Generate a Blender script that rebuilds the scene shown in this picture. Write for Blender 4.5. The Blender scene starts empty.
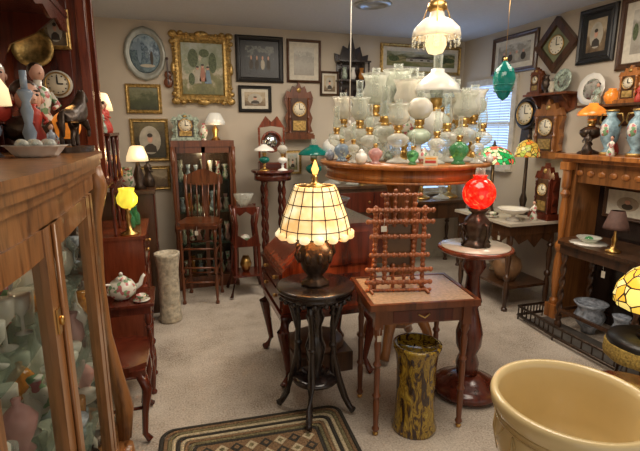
import bpy, math, random
from mathutils import Vector, Matrix
pi=math.pi
random.seed(7)
rnd=random.uniform
# ---------------------------------------------------------------- materials
def base(name):
    m=bpy.data.materials.new(name);m.use_nodes=True
    t=m.node_tree;return m,t,t.nodes['Principled BSDF']
def N(t,k,**kw):
    n=t.nodes.new(k)
    for a,b in kw.items():
        if a in n.inputs: n.inputs[a].default_value=b
        else: setattr(n,a,b)
    return n
def c4(c): return (c[0],c[1],c[2],1)
def ramp(t,stops,interp='LINEAR'):
    r=t.nodes.new('ShaderNodeValToRGB');e=r.color_ramp
    e.interpolation=interp
    while len(e.elements)<len(stops): e.elements.new(.5)
    for i,(p,c) in enumerate(stops):
        e.elements[i].position=p;e.elements[i].color=c4(c)
    return r
def coords(t,kind='Object',scale=(1,1,1)):
    tc=t.nodes.new('ShaderNodeTexCoord');mp=t.nodes.new('ShaderNodeMapping')
    mp.inputs['Scale'].default_value=scale
    t.links.new(tc.outputs[kind],mp.inputs[0]);return mp.outputs[0]
def plain(name,c,rough=.5,metal=0,var=.25,sc=18,bump=0,emis=0,coat=0):
    m,t,b=base(name);L=t.links.new
    no=N(t,'ShaderNodeTexNoise',Scale=sc,Detail=5.0);L(coords(t),no.inputs[0])
    r=ramp(t,[(.3,[x*(1-var) for x in c]),(.7,[min(1,x*(1+var*.4)) for x in c])]);L(no.outputs[0],r.inputs[0])
    L(r.outputs[0],b.inputs['Base Color'])
    b.inputs['Roughness'].default_value=rough;b.inputs['Metallic'].default_value=metal
    b.inputs['Coat Weight'].default_value=coat
    if bump:
        bp=N(t,'ShaderNodeBump',Strength=bump);bp.inputs['Distance'].default_value=.01
        L(no.outputs[0],bp.inputs['Height']);L(bp.outputs[0],b.inputs['Normal'])
    if emis:
        L(r.outputs[0],b.inputs['Emission Color']);b.inputs['Emission Strength'].default_value=emis
    return m
def two(name,stops,rough=.3,sc=10,st=(1,1,1),emis=0,dist=0,coat=0):
    m,t,b=base(name);L=t.links.new
    no=N(t,'ShaderNodeTexNoise',Scale=sc,Detail=5.0,Distortion=dist);L(coords(t,'Object',st),no.inputs[0])
    r=ramp(t,stops);L(no.outputs[0],r.inputs[0]);L(r.outputs[0],b.inputs['Base Color']);b.inputs['Roughness'].default_value=rough;b.inputs['Coat Weight'].default_value=coat
    if emis: L(r.outputs[0],b.inputs['Emission Color']);b.inputs['Emission Strength'].default_value=emis
    return m
def wood(name,c1,c2,rough=.3,sc=14,st=(1,1,.1),coat=.3):
    m,t,b=base(name);L=t.links.new
    co=coords(t,'Object',st)
    no=N(t,'ShaderNodeTexNoise',Scale=sc,Detail=6.0,Distortion=1.2);L(co,no.inputs[0])
    n2=N(t,'ShaderNodeTexNoise',Scale=sc*7,Detail=3.0);L(co,n2.inputs[0])
    mx=N(t,'ShaderNodeMath',operation='MULTIPLY_ADD');L(n2.outputs[0],mx.inputs[0]);mx.inputs[1].default_value=.35;L(no.outputs[0],mx.inputs[2])
    r=ramp(t,[(.45,c1),(.66,c2),(.85,[x*1.3 for x in c2])]);L(mx.outputs[0],r.inputs[0])
    L(r.outputs[0],b.inputs['Base Color']);b.inputs['Roughness'].default_value=rough;b.inputs['Coat Weight'].default_value=coat;b.inputs['Coat Roughness'].default_value=.15
    bp=N(t,'ShaderNodeBump',Strength=.15);bp.inputs['Distance'].default_value=.004
    L(mx.outputs[0],bp.inputs['Height']);L(bp.outputs[0],b.inputs['Normal'])
    return m
def glass(name,c,op=.25,rough=.06,milk=None,fac=.55):
    m,t,b=base(name);L=t.links.new
    b.inputs['Base Color'].default_value=c4(milk or c);b.inputs['Roughness'].default_value=rough
    b.inputs['Specular IOR Level'].default_value=.8
    tr=t.nodes.new('ShaderNodeBsdfTransparent');tr.inputs[0].default_value=c4(c)
    lw=N(t,'ShaderNodeLayerWeight',Blend=.35)
    ma=N(t,'ShaderNodeMath',operation='MULTIPLY_ADD');L(lw.outputs['Facing'],ma.inputs[0]);ma.inputs[1].default_value=fac;ma.inputs[2].default_value=op
    ma.use_clamp=True
    no=N(t,'ShaderNodeTexVoronoi',Scale=60.0);L(coords(t),no.inputs['Vector'])
    if op>.25:
        bp=N(t,'ShaderNodeBump',Strength=.35);bp.inputs['Distance'].default_value=.004;L(no.outputs[0],bp.inputs['Height']);L(bp.outputs[0],b.inputs['Normal'])
    mx=t.nodes.new('ShaderNodeMixShader');L(ma.outputs[0],mx.inputs[0]);L(tr.outputs[0],mx.inputs[1]);L(b.outputs[0],mx.inputs[2])
    L(mx.outputs[0],t.nodes['Material Output'].inputs[0]);return m
def mosaic(name,cols,sc=22,emis=1.0,lead=.05,dark=(.03,.02,.01)):
    m,t,b=base(name);L=t.links.new;co=coords(t)
    v=N(t,'ShaderNodeTexVoronoi',Scale=sc);L(co,v.inputs['Vector'])
    sp=t.nodes.new('ShaderNodeSeparateColor');L(v.outputs['Color'],sp.inputs[0])
    r=ramp(t,[(i/len(cols),c) for i,c in enumerate(cols)],'CONSTANT');L(sp.outputs[0],r.inputs[0])
    v2=N(t,'ShaderNodeTexVoronoi',Scale=sc,feature='DISTANCE_TO_EDGE');L(co,v2.inputs['Vector'])
    g=N(t,'ShaderNodeMath',operation='GREATER_THAN');L(v2.outputs['Distance'],g.inputs[0]);g.inputs[1].default_value=lead
    mx=N(t,'ShaderNodeMix',data_type='RGBA');L(g.outputs[0],mx.inputs[0]);mx.inputs[6].default_value=c4(dark);L(r.outputs[0],mx.inputs[7])
    L(mx.outputs[2],b.inputs['Base Color']);L(mx.outputs[2],b.inputs['Emission Color']);b.inputs['Emission Strength'].default_value=emis
    b.inputs['Roughness'].default_value=.25;return m
def picture(name,stops,seed=0,sc=3.5,amt=.5,axis=2):
    m,t,b=base(name);L=t.links.new;co=coords(t,'Generated')
    sx=t.nodes.new('ShaderNodeSeparateXYZ');L(co,sx.inputs[0])
    no=N(t,'ShaderNodeTexNoise',noise_dimensions='4D',W=float(seed),Scale=sc,Detail=7.0,Roughness=.62);L(co,no.inputs[0])
    a=N(t,'ShaderNodeMath',operation='SUBTRACT');L(no.outputs[0],a.inputs[0]);a.inputs[1].default_value=.5
    k=N(t,'ShaderNodeMath',operation='MULTIPLY_ADD');L(a.outputs[0],k.inputs[0]);k.inputs[1].default_value=amt*2.4;L(sx.outputs[axis],k.inputs[2])
    r=ramp(t,stops);L(k.outputs[0],r.inputs[0]);L(r.outputs[0],b.inputs['Base Color']);b.inputs['Roughness'].default_value=.35
    return m
# woods
OAK=wood('oak_wood',(.085,.03,.008),(.24,.095,.028))
OAKC=wood('oak_cabinet_wood',(.10,.038,.012),(.27,.115,.038),.3,22)
OAKD=wood('golden_oak',(.14,.042,.009),(.36,.13,.03))
MAH=wood('mahogany',(.03,.005,.003),(.1,.018,.008),.22)
MAHR=wood('red_mahogany',(.06,.01,.004),(.19,.037,.013),.22)
EBO=wood('ebonized_wood',(.006,.005,.004),(.022,.014,.012),.22)
WAL=wood('walnut',(.02,.008,.004),(.07,.03,.013),.28)
CHW=wood('chestnut_brown',(.045,.012,.005),(.14,.042,.015),.3)
TRAMP=wood('orange_brown_wood',(.11,.028,.008),(.3,.085,.024),.4)
BRASS=plain('brass',(.7,.43,.14),.3,1,.3)
GOLD=plain('gilt',(.58,.38,.13),.4,.75,.6,40,.4)
BRONZE=plain('dark_bronze',(.075,.05,.035),.33,.6,.5,30,.5)
WHITE=plain('white_ceramic',(.78,.74,.66),.2,0,.08,10,0,0,.5)
CREAM=plain('cream_glaze',(.72,.56,.28),.25,0,.1,4,0,0,.6)
CREAM3=plain('cream_glaze_relief',(.56,.41,.18),.3,0,.1,4,0,0,.4)
CREAM2=plain('cream_pottery',(.6,.53,.4),.5,0,.45,30,.8)
BLACK=plain('black_paint',(.015,.014,.013),.35)
PAPER=plain('aged_paper',(.66,.61,.5),.7,0,.15,30)
MARBLE=plain('pale_marble',(.62,.55,.44),.2,0,.18,9,0,0,.3)
TAN=plain('beige_marble',(.45,.31,.2),.3,0,.35,60)
CLR=glass('clear_glass',(.95,.97,.95),.06,.04,(.75,.76,.7),.6)
CUT=glass('pressed_glass',(.9,.92,.88),.28,.08,(.8,.8,.72))
FRO=glass('etched_frosted_glass',(.97,.95,.9),.32,.25,(.88,.85,.77))
PANE=glass('cabinet_pane',(.88,.9,.86),.03,.03,(.05,.06,.05),.15)
GRN=glass('green_glass',(.45,.8,.5),.3,.08,(.10,.36,.16))
TEAL=glass('teal_glass',(.05,.5,.45),.6,.08,(.005,.22,.18))
BLU=glass('blue_glass',(.65,.78,.9),.35,.1,(.36,.48,.62))
AMB=glass('amber_glass',(.95,.65,.28),.45,.08,(.6,.26,.05))
PNK=glass('rose_glass',(.95,.7,.68),.45,.1,(.7,.4,.38))
MILK=plain('milk_glass',(.84,.82,.74),.2,0,.06,8,0,.12,.4)
GMILK=plain('green_milk_glass',(.5,.6,.46),.2,0,.3,12,0,.03,.4)
BLUEW=plain('blue_white_china',(.42,.47,.55),.25,0,.7,30)
GREY=plain('blue_grey_ceramic',(.22,.28,.36),.25,0,.3,20)
REDG=two('red_glass_floral',[(.35,(.35,.0,.0)),(.5,(.85,.01,.004)),(.6,(.95,.03,.01)),(.75,(1,.25,.06))],.15,22,(1,1,1),1.1,1.5,.5)
YEL=plain('vaseline_glass',(.85,.66,.05),.2,0,.4,20,0,1.1)
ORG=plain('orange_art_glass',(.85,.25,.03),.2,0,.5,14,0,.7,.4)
CAPIZ=two('capiz_shell',[(.35,(.9,.5,.18)),(.55,(.95,.70,.34)),(.7,(1,.86,.56))],.4,13,(1,1,1),.85)
CSHADE=plain('cream_lampshade',(1,.72,.4),.6,0,.2,8,0,.85)
DKSH=plain('brown_lampshade',(.12,.06,.045),.7,0,.3,30)
TIFF=mosaic('green_leaded_glass',[(.01,.3,.06),(.6,.65,.35),(.03,.45,.12),(.7,.12,.06),(.2,.55,.2)],26,.7)
TIFY=mosaic('amber_leaded_glass',[(.6,.38,.05),(.7,.5,.12),(.4,.45,.08),(.7,.2,.03)],26,.45)
TIFW=mosaic('yellow_leaded_glass',[(1,.66,.08),(1,.78,.2),(.9,.5,.05),(1,.82,.3),(.12,.07,.03)],14,.75)
FLAME=plain('flame_orange',(1,.45,.1),.4,0,.1,5,0,2.5)
TORT=two('tortoise_drip_glaze',[(.38,(.03,.012,.004)),(.46,(.13,.07,.01)),(.54,(.42,.27,.02)),(.6,(.2,.12,.015)),(.7,(.5,.36,.04))],.2,24,(1,1,.3),0,2,.6)
FRINGE=plain('gold_fringe',(.45,.31,.07),.8,0,.6,90,.5)
REDF=plain('red_paint',(.5,.05,.03),.5)
SKIN=plain('painted_flesh',(.65,.36,.25),.5)
RUGD=plain('rug_charcoal',(.05,.043,.032),.95,0,.7,120,.6)
RUGB=plain('rug_brown',(.27,.16,.08),.95,0,.7,120,.6)
RUGC=plain('rug_cream',(.6,.49,.31),.95,0,.5,120,.6)
RUGO=plain('rug_olive',(.24,.2,.1),.95,0,.7,120,.6)
GREENF=plain('floral_china',(.42,.5,.4),.25,0,.7,45)
FLOR=mosaic('flower_painted_china',[(.75,.72,.62),(.75,.72,.62),(.5,.15,.15),(.2,.35,.18),(.7,.68,.58)],50,.0,.0)
FACE=plain('clock_dial',(.8,.72,.54),.4,0,.06)
# ---------------------------------------------------------------- mesh builder
class B:
    def __init__(s): s.v=[];s.f=[];s.m=[];s.s=[];s.mats=[];s.T=Matrix()
    def add(s,vs,fs,mat,sm=False):
        o=len(s.v)
        s.v+= [s.T@Vector(q) for q in vs]
        if mat not in s.mats: s.mats.append(mat)
        i=s.mats.index(mat)
        for q in fs: s.f.append([o+a for a in q]);s.m.append(i);s.s.append(sm)
    def box(s,x0,y0,z0,x1,y1,z1,mat):
        s.add([(x0,y0,z0),(x1,y0,z0),(x1,y1,z0),(x0,y1,z0),(x0,y0,z1),(x1,y0,z1),(x1,y1,z1),(x0,y1,z1)],
              [(0,3,2,1),(4,5,6,7),(0,1,5,4),(1,2,6,5),(2,3,7,6),(3,0,4,7)],mat)
    def cb(s,x,y,z,a,b,c,mat): s.box(x-a/2,y-b/2,z-c/2,x+a/2,y+b/2,z+c/2,mat)
    def lathe(s,pr,mat,at=(0,0,0),seg=20,sm=True,sq=None,R=None):
        vs=[];fs=[];n=len(pr)
        for r,z in pr:
            r=max(r,.0004)
            for k in range(seg):
                a=2*pi*k/seg;rr=r*(sq(a,z) if sq else 1)
                vs.append((rr*math.cos(a)+at[0],rr*math.sin(a)+at[1],z+at[2]))
        for i in range(n-1):
            for k in range(seg):
                k2=(k+1)%seg;fs.append((i*seg+k,i*seg+k2,(i+1)*seg+k2,(i+1)*seg+k))
        if pr[0][0]>.001: fs.append(tuple(range(seg))[::-1])
        if pr[-1][0]>.001 and pr[-1][1]>pr[0][1]-1e-6: fs.append(tuple((n-1)*seg+k for k in range(seg)))
        s.add(vs,fs,mat,sm)
    def shell(s,pr,mat,at=(0,0,0),seg=20,th=.003,sq=None,sm=True):
        p2=pr+[(max(r-th,.001),z) for r,z in pr[::-1]]
        vs=[];fs=[];n=len(p2)
        for r,z in p2:
            for k in range(seg):
                a=2*pi*k/seg;rr=r*(sq(a,z) if sq else 1);vs.append((rr*math.cos(a)+at[0],rr*math.sin(a)+at[1],z+at[2]))
        for i in range(n):
            j=(i+1)%n
            for k in range(seg):
                k2=(k+1)%seg;fs.append((i*seg+k,i*seg+k2,j*seg+k2,j*seg+k))
        s.add(vs,fs,mat,sm)
    def tube(s,pts,rad,mat,seg=8,closed=False,flat=1,sm=True):
        P=[Vector(p) for p in pts];n=len(P);vs=[];fs=[]
        if not isinstance(rad,(list,tuple)): rad=[rad]*n
        up=Vector((0,0,1))
        for i in range(n):
            a=P[(i-1)%n] if (closed or i>0) else P[i];b=P[(i+1)%n] if (closed or i<n-1) else P[i]
            d=(b-a).normalized();u=up if abs(d.dot(up))<.95 else Vector((1,0,0)) 
            e=d.cross(u).normalized();g=e.cross(d).normalized()
            for k in range(seg):
                t=2*pi*k/seg;vs.append(P[i]+e*math.cos(t)*rad[i]+g*math.sin(t)*rad[i]*flat)
        m=n if closed else n-1
        for i in range(m):
            j=(i+1)%n
            for k in range(seg):
                k2=(k+1)%seg;fs.append((i*seg+k,i*seg+k2,j*seg+k2,j*seg+k))
        if not closed: fs+= [tuple(range(seg))[::-1],tuple((n-1)*seg+k for k in range(seg))]
        s.add(vs,fs,mat,sm)
    def sph(s,c,r,mat,seg=16,rings=10):
        if not isinstance(r,(tuple,list)): r=(r,r,r)
        vs=[];fs=[]
        for i in range(rings+1):
            t=pi*i/rings
            for k in range(seg):
                a=2*pi*k/seg;q=max(math.sin(t),.002);vs.append((c[0]+r[0]*q*math.cos(a),c[1]+r[1]*q*math.sin(a),c[2]-r[2]*math.cos(t)))
        for i in range(rings):
            for k in range(seg):
                k2=(k+1)%seg;fs.append((i*seg+k,i*seg+k2,(i+1)*seg+k2,(i+1)*seg+k))
        s.add(vs,fs,mat,True)
    def prism(s,poly,z0,z1,mat,ax='z',sm=False):
        def q(a,b,c): return {'z':(a,b,c),'y':(a,c,b),'x':(c,a,b)}[ax]
        n=len(poly);vs=[q(a,b,z0) for a,b in poly]+[q(a,b,z1) for a,b in poly]
        s.add(vs,[tuple(range(n))[::-1],tuple(range(n,2*n))],mat)
        s.add(vs,[(i,(i+1)%n,n+(i+1)%n,n+i) for i in range(n)],mat,sm)
    def turn(s,x,y,z0,z1,r,mat,seg=14,pr=None):
        pr=pr or [(1,0),(1,.03),(.55,.05),(.75,.1),(1,.2),(.9,.33),(.55,.4),(1.1,.43),(1.1,.46),(.55,.49),(.7,.56),(.95,.7),(.6,.8),(1.15,.83),(.6,.86),(1,.88),(1,1)]
        s.lathe([(a*r,z0+b*(z1-z0)) for a,b in pr],mat,(x,y,0),seg)
    def twist(s,x,y,z0,z1,r,mat,turns=4,seg=14):
        n=int(turns*12);vs=[];fs=[]
        for i in range(n+1):
            t=i/n
            for k in range(seg):
                a=2*pi*k/seg;rr=r*(.78+.28*math.cos(2*a-turns*2*pi*t))
                vs.append((x+rr*math.cos(a),y+rr*math.sin(a),z0+t*(z1-z0)))
        for i in range(n):
            for k in range(seg):
                k2=(k+1)%seg;fs.append((i*seg+k,i*seg+k2,(i+1)*seg+k2,(i+1)*seg+k))
        fs+= [tuple(range(seg))[::-1],tuple(n*seg+k for k in range(seg))]
        s.add(vs,fs,mat,True)
    def tag(s,x,y,z,w=.022,h=.032,fx=0):
        if fx: s.box(x,y-w/2,z-h,x+.001,y+w/2,z,PAPER);s.tube([(x,y,z),(x-.004,y+.004,z+.04)],.0008,WHITE,4)
        else: s.box(x-w/2,y,z-h,x+w/2,y+.001,z,PAPER);s.tube([(x,y,z),(x+.004,y+.004,z+.04)],.0008,WHITE,4)
    def done(s,name,loc=(0,0,0),rz=0,bevel=0,sub=0):
        me=bpy.data.meshes.new(name);me.from_pydata([tuple(q) for q in s.v],[],s.f)
        for m in s.mats: me.materials.append(m)
        me.polygons.foreach_set('material_index',s.m);me.polygons.foreach_set('use_smooth',s.s);me.update()
        return place(me,name,loc,rz,bevel)
def place(me,name,loc=(0,0,0),rz=0,bevel=0):
    o=bpy.data.objects.new(name,me);bpy.context.collection.objects.link(o);o.location=loc;o.rotation_euler=(0,0,rz)
    if bevel:
        b=o.modifiers.new('b','BEVEL');b.width=bevel;b.segments=2;b.limit_method='ANGLE'
    return o
def light(name,loc,power,col=(1,.68,.36),r=.03):
    l=bpy.data.lights.new(name,'POINT');l.energy=power;l.color=col;l.shadow_soft_size=r
    o=bpy.data.objects.new(name,l);bpy.context.collection.objects.link(o);o.location=loc
def area(name,loc,power,size,col=(1,.88,.73),rot=(0,0,0)):
    l=bpy.data.lights.new(name,'AREA');l.energy=power;l.color=col;l.size=size
    o=bpy.data.objects.new(name,l);bpy.context.collection.objects.link(o);o.location=loc;o.rotation_euler=rot
# ---------------------------------------------------------------- room
XL,XR,YB,YF,ZC=-.8,3.45,5.0,-1.2,2.63
CARPET,t,b=base('carpet');L=t.links.new
n1=N(t,'ShaderNodeTexNoise',Scale=95.0,Detail=6.0,Roughness=.7);L(coords(t),n1.inputs[0])
n2=N(t,'ShaderNodeTexNoise',Scale=2.6,Detail=7.0,Roughness=.65);L(coords(t),n2.inputs[0])
ad=N(t,'ShaderNodeMath',operation='MULTIPLY_ADD');L(n2.outputs[0],ad.inputs[0]);ad.inputs[1].default_value=.6;L(n1.outputs[0],ad.inputs[2])
r=ramp(t,[(.6,(.22,.175,.135)),(.76,(.47,.40,.325)),(.96,(.66,.59,.5))]);L(ad.outputs[0],r.inputs[0]);L(r.outputs[0],b.inputs['Base Color'])
b.inputs['Roughness'].default_value=.95
bp=N(t,'ShaderNodeBump',Strength=.6);bp.inputs['Distance'].default_value=.008;L(n1.outputs[0],bp.inputs['Height']);L(bp.outputs[0],b.inputs['Normal'])
WALL=plain('wall_paint',(.55,.48,.385),.85,0,.06,3,.05)
CEIL=plain('ceiling_paint',(.56,.58,.62),.9,0,.05,40,.2)
def slab(name,x0,y0,z0,x1,y1,z1,mat,bev=0):
    q=B();q.box(x0,y0,z0,x1,y1,z1,mat);return q.done(name,bevel=bev)
slab('floor',XL-.1,YF,-.1,XR+.1,YB+.1,0,CARPET)
slab('ceiling',XL-.1,YF,ZC,XR+.1,YB+.1,ZC+.1,CEIL)
slab('wall_back',XL-.1,YB,0,XR+.1,YB+.1,ZC,WALL)
slab('wall_left',XL-.1,YF,0,XL,YB,ZC,WALL)
slab('wall_right',XR,YF,0,XR+.1,YB,ZC,WALL)
TRIM=plain('trim_paint',(.6,.55,.46),.5)
slab('baseboard_back',XL,YB-.015,0,XR,YB,.1,TRIM);slab('baseboard_right',XR-.015,YF,0,XR,YB-.02,.1,TRIM)
PANEB=plain('daylight_frosted_pane',(.42,.62,.95),.3,0,.35,4,0,1.7)
BLIND=plain('blind_slats',(.6,.68,.8),.5,0,.05,5,0,.25)
def window(name,w,h,loc,rz):
    q=B();q.box(-w/2,-.01,-h/2,w/2,0,h/2,PANEB)
    for a in(-1,1):
        q.cb(a*(w/2+.03),-.015,0,.07,.03,h+.14,TRIM);q.cb(0,-.015,a*(h/2+.035),w+.1,.034,.07,TRIM)
    q.cb(0,-.02,0,w,.02,.04,TRIM);q.box(-w/2-.06,-.09,-h/2-.07,w/2+.06,0,-h/2-.045,TRIM)
    k=int(h/.028)
    for i in range(k):
        z=-h/2+.02+i*.028
        q.add([(-w/2,-.03,z),(w/2,-.03,z),(w/2,-.045,z+.018),(-w/2,-.045,z+.018)],[(0,1,2,3)],BLIND)
    for x in(-w*.3,w*.3): q.tube([(x,-.046,-h/2),(x,-.046,h/2)],.002,WHITE,5)
    return q.done(name,loc,rz)
window('window_1',.85,1.2,(2.9,YB,1.5),0)
window('window_2',.72,.85,(XR,4.45,1.66),-pi/2)
q=B();q.lathe([(.16,0),(.15,-.012),(.1,-.016),(.095,-.006),(.02,-.008)][::-1],plain('vent_metal',(.45,.48,.52),.3,.6),seg=28)
q.lathe([(.16,-.001),(.16,0)],WHITE,seg=28);q.done('ceiling_vent',(1.7,3.8,ZC-.001))
# ---------------------------------------------------------------- framed things
def frame(name,w,h,loc,rz,fw=.04,fm=GOLD,pm=PAPER,mw=0,mm=PAPER,orn=0,d=.03,fig=None):
    q=B()
    rings=[(0,0),(0,-d*.7),(fw*.3,-d),(fw*.6,-d*.8),(fw*.85,-d*.9),(fw,-d*.4)]
    vs=[]
    for o_,y in rings:
        a=w/2-o_;c=h/2-o_;vs+=[(-a,y,-c),(a,y,-c),(a,y,c),(-a,y,c)]
    fs=[]
    for i in range(len(rings)-1):
        for k in range(4): fs.append((i*4+k,i*4+(k+1)%4,(i+1)*4+(k+1)%4,(i+1)*4+k))
    q.add(vs,fs,fm)
    a=w/2-fw;c=h/2-fw
    if mw:
        q.box(-a,-d*.42,-c,a,0,c,mm);q.box(-a+mw,-d*.46,-c+mw,a-mw,-.001,c-mw,pm)
    else: q.box(-a,-d*.42,-c,a,0,c,pm)
    if fig: fig(q,-d*.47,a-mw,c-mw)
    if orn:
        for sx in(-1,1):
            for sz in(-1,1):
                for (ex,ez,rr) in[(0,0,.045),(-.07,.012,.03),(.012,-.07,.03),(-.13,.008,.018),(.008,-.13,.018)]:
                    q.sph((sx*(w/2-.015+ex),-d*.8,sz*(h/2-.015+ez)),(rr,.02,rr*.8),fm,10,6)
        for sz in(-1,1): q.sph((0,-d*.8,sz*(h/2-.005)),(.07,.02,.03),fm,10,6)
        for sx in(-1,1): q.sph((sx*(w/2-.005),-d*.8,0),(.025,.02,.06),fm,10,6)
        n=int(w/.035)
        for i in range(n):
            for sz in(-1,1): q.sph((-w/2+(i+.5)*w/n,-d,sz*(h/2-fw*.35)),.011,fm,6,4)
        n=int(h/.035)
        for i in range(n):
            for sx in(-1,1): q.sph((sx*(w/2-fw*.35),-d,-h/2+(i+.5)*h/n),.011,fm,6,4)
    return q.done(name,loc,rz)
def flat(q,x,y,z,a,b,m,n=12):
    q.prism([(x+a*math.cos(k*2*pi/n),z+b*math.sin(k*2*pi/n)) for k in range(n)],y-.001,y+.001,m,'y')
land=[(.0,(.05,.07,.02)),(.3,(.17,.18,.06)),(.45,(.36,.3,.15)),(.55,(.1,.11,.04)),(.75,(.45,.44,.33)),(1,(.36,.44,.48))]
sepia=[(0,(.06,.035,.02)),(.4,(.22,.15,.08)),(.6,(.5,.4,.26)),(1,(.28,.22,.13))]
darkp=[(0,(.008,.009,.008)),(.6,(.018,.02,.018)),(.72,(.16,.17,.14)),(.8,(.03,.03,.03)),(1,(.012,.012,.012))]
grey=[(0,(.2,.17,.13)),(.45,(.38,.35,.29)),(.6,(.28,.26,.21)),(.75,(.55,.52,.44)),(1,(.45,.42,.35))]
DRK=plain('painted_dark',(.06,.045,.03));PAL=plain('painted_pale',(.5,.45,.35));PBL=plain('painted_blue',(.2,.28,.35));PGR=plain('painted_green',(.1,.13,.05),.5,0,.6,60);PRD=plain('painted_rose',(.45,.2,.13))
def figs(q,y,a,c):
    for x,z,r1,r2 in((-.09,.1,.05,.09),(.1,.06,.04,.1),(.02,.15,.05,.04),(-.11,-.1,.03,.06)): flat(q,x,y,z,r1,r2,PGR)
    for x,z,m_ in((-.05,-.07,PAL),(.0,-.05,PRD),(.05,-.07,PBL)):
        q.prism([(x-.035,z-.07),(x+.035,z-.07),(x+.015,z+.06),(x-.015,z+.06)],y-.003,y-.001,m_,'y');flat(q,x,y-.004,z+.075,.013,.016,SKIN);flat(q,x,y-.0045,z+.087,.015,.01,DRK)
def portrait(q,y,a,c):
    flat(q,0,y,0,a*.7,c*.8,PAL,20);q.prism([(-a*.42,-c*.68),(a*.42,-c*.68),(a*.36,-c*.35),(a*.12,-c*.2),(-a*.12,-c*.2),(-a*.36,-c*.35)],y-.003,y-.001,DRK,'y');flat(q,0,y-.004,c*.08,a*.17,c*.24,SKIN);flat(q,0,y-.0045,c*.27,a*.18,c*.12,DRK)
def group(q,y,a,c):
    for k in(-.6,-.2,.2,.6):
        flat(q,a*k,y,-c*.4,a*.15,c*.4,DRK if k!=.2 else PAL);flat(q,a*k,y-.002,c*.1,a*.06,c*.16,SKIN)
def house(q,y,a,c):
    q.box(-a*.45,y-.001,-c*.35,a*.35,y+.001,c*.05,PAL);q.prism([(-a*.52,c*.05),(-a*.05,c*.42),(a*.42,c*.05)],y-.001,y+.001,DRK,'y')
    for k in(-.3,0,.2): q.box(a*k-a*.04,y-.003,-c*.22,a*k+a*.04,y,-c*.05,DRK)
    for k,h_ in((-.8,.4),(.62,.5),(.85,.35)): flat(q,a*k,y,c*.0,a*.15,c*h_,PGR)
def ovals(q,y,a,c):
    for k in(-.62,0,.62): flat(q,a*k,y,0,a*.24,c*.8,sepm,16);flat(q,a*k,y-.002,-c*.3,a*.12,c*.35,DRK);flat(q,a*k,y-.003,c*.2,a*.06,c*.25,SKIN)
sepm=plain('sepia_oval',(.4,.33,.24))
bw=YB-.002
frame('ornate_gilt_painting',.57,.66,(.375,bw,2.2),0,.085,GOLD,picture('garden_figures_painting',[(0,(.06,.07,.02)),(.3,(.2,.19,.07)),(.45,(.5,.44,.32)),(.6,(.2,.23,.12)),(1,(.42,.44,.38))],1,7),0,orn=1,d=.06,fig=figs)
frame('black_framed_picture',.5,.46,(.96,bw,2.32),0,.05,BLACK,picture('dark_scene',darkp,2,8),.05,BLACK,fig=group)
frame('framed_certificate',.38,.44,(1.44,bw,2.32),0,.028,WAL,picture('engraving',grey,3,11,.3),.05,PAPER)
frame('wide_framed_landscape',1.05,.32,(2.86,bw,2.4),0,.035,GOLD,picture('landscape_print',land,4,5),.045,PAPER,fig=house)
frame('framed_print',.35,.27,(.9,bw,1.92),0,.035,BLACK,picture('small_print',sepia,5),.03,PAPER,fig=portrait)
frame('framed_print',.33,.28,(-.2,bw,1.9),0,.035,GOLD,picture('dark_landscape',[(0,(.02,.025,.01)),(.5,(.07,.08,.03)),(.8,(.2,.2,.11)),(1,(.16,.19,.18))],6,6))
frame('gilt_framed_print',.36,.42,(-.17,bw,1.5),0,.035,GOLD,picture('forest_print',[(0,(.02,.02,.01)),(.5,(.06,.045,.02)),(1,(.2,.16,.07))],7,6),fig=portrait)
frame('gilt_framed_print',.3,.24,(-.15,bw,1.12),0,.03,GOLD,picture('brown_print',sepia,8))
frame('small_gilt_frame',.2,.26,(1.3,bw,1.25),0,.025,GOLD,picture('green_print_b',land,18),.02,PAPER,fig=portrait)
frame('oval_portrait_frame',.22,.26,(1.73,bw,2.1),0,.025,WAL,picture('sepia_portrait',sepia,19),.02,PAPER,fig=portrait)
rw=XR-.002
frame('group_portrait_frame',.66,.38,(rw,4.13,2.37),-pi/2,.045,WAL,picture('portrait_group',grey,9,6),.05,PAPER,fig=group)
frame('black_framed_portrait',.36,.44,(rw,3.15,2.37),-pi/2,.05,BLACK,picture('photo_dark',sepia,10,7),.04,BLACK,fig=portrait)
frame('large_framed_print',.52,.54,(rw,2.68,2.33),-pi/2,.05,WAL,picture('old_house_print',grey,11,6),.06,PAPER,fig=house)
frame('large_framed_print',.5,.5,(rw,2.05,2.33),-pi/2,.05,WAL,picture('old_house_print_b',sepia,12,6),.06,PAPER,fig=house)
# oval blue plate picture
q=B();q.T=Matrix.Rotation(pi/2,4,'X')
bl=picture('blue_landscape_plate',[(0,(.07,.11,.14)),(.35,(.16,.24,.27)),(.5,(.05,.09,.14)),(.7,(.27,.37,.45)),(1,(.4,.5,.55))],14,9,.7)
q.lathe([(.001,.03),(.13,.03),(.14,.024)][::-1],bl,seg=32)
q.lathe([(.19,0),(.19,.03),(.175,.038),(.155,.03),(.14,.024)],plain('pewter_rim',(.33,.34,.3),.35,.3),seg=32,sq=lambda a,z:1+.015*math.cos(12*a))
q.T=Matrix();flat(q,-.05,-.033,.02,.02,.09,PBL);flat(q,-.08,-.034,.05,.03,.03,PBL);flat(q,.06,-.033,-.03,.015,.05,DRK);flat(q,.02,-.033,-.085,.07,.012,PAL)
o=q.done('blue_landscape_wall_plate',(-.16,bw,2.32))
o.scale=(1,1,1.3)
q=B();q.sph((0,-.02,0),(.045,.014,.05),CHW);q.sph((0,-.02,.075),(.035,.014,.038),CHW);q.box(-.008,-.03,.09,.008,-.015,.22,WAL);q.sph((0,-.022,.225),.014,WAL);q.box(-.004,-.036,-.02,.004,-.034,.1,BLACK)
q.done('violin_wall_ornament',(.04,bw,2.06),0)
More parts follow.
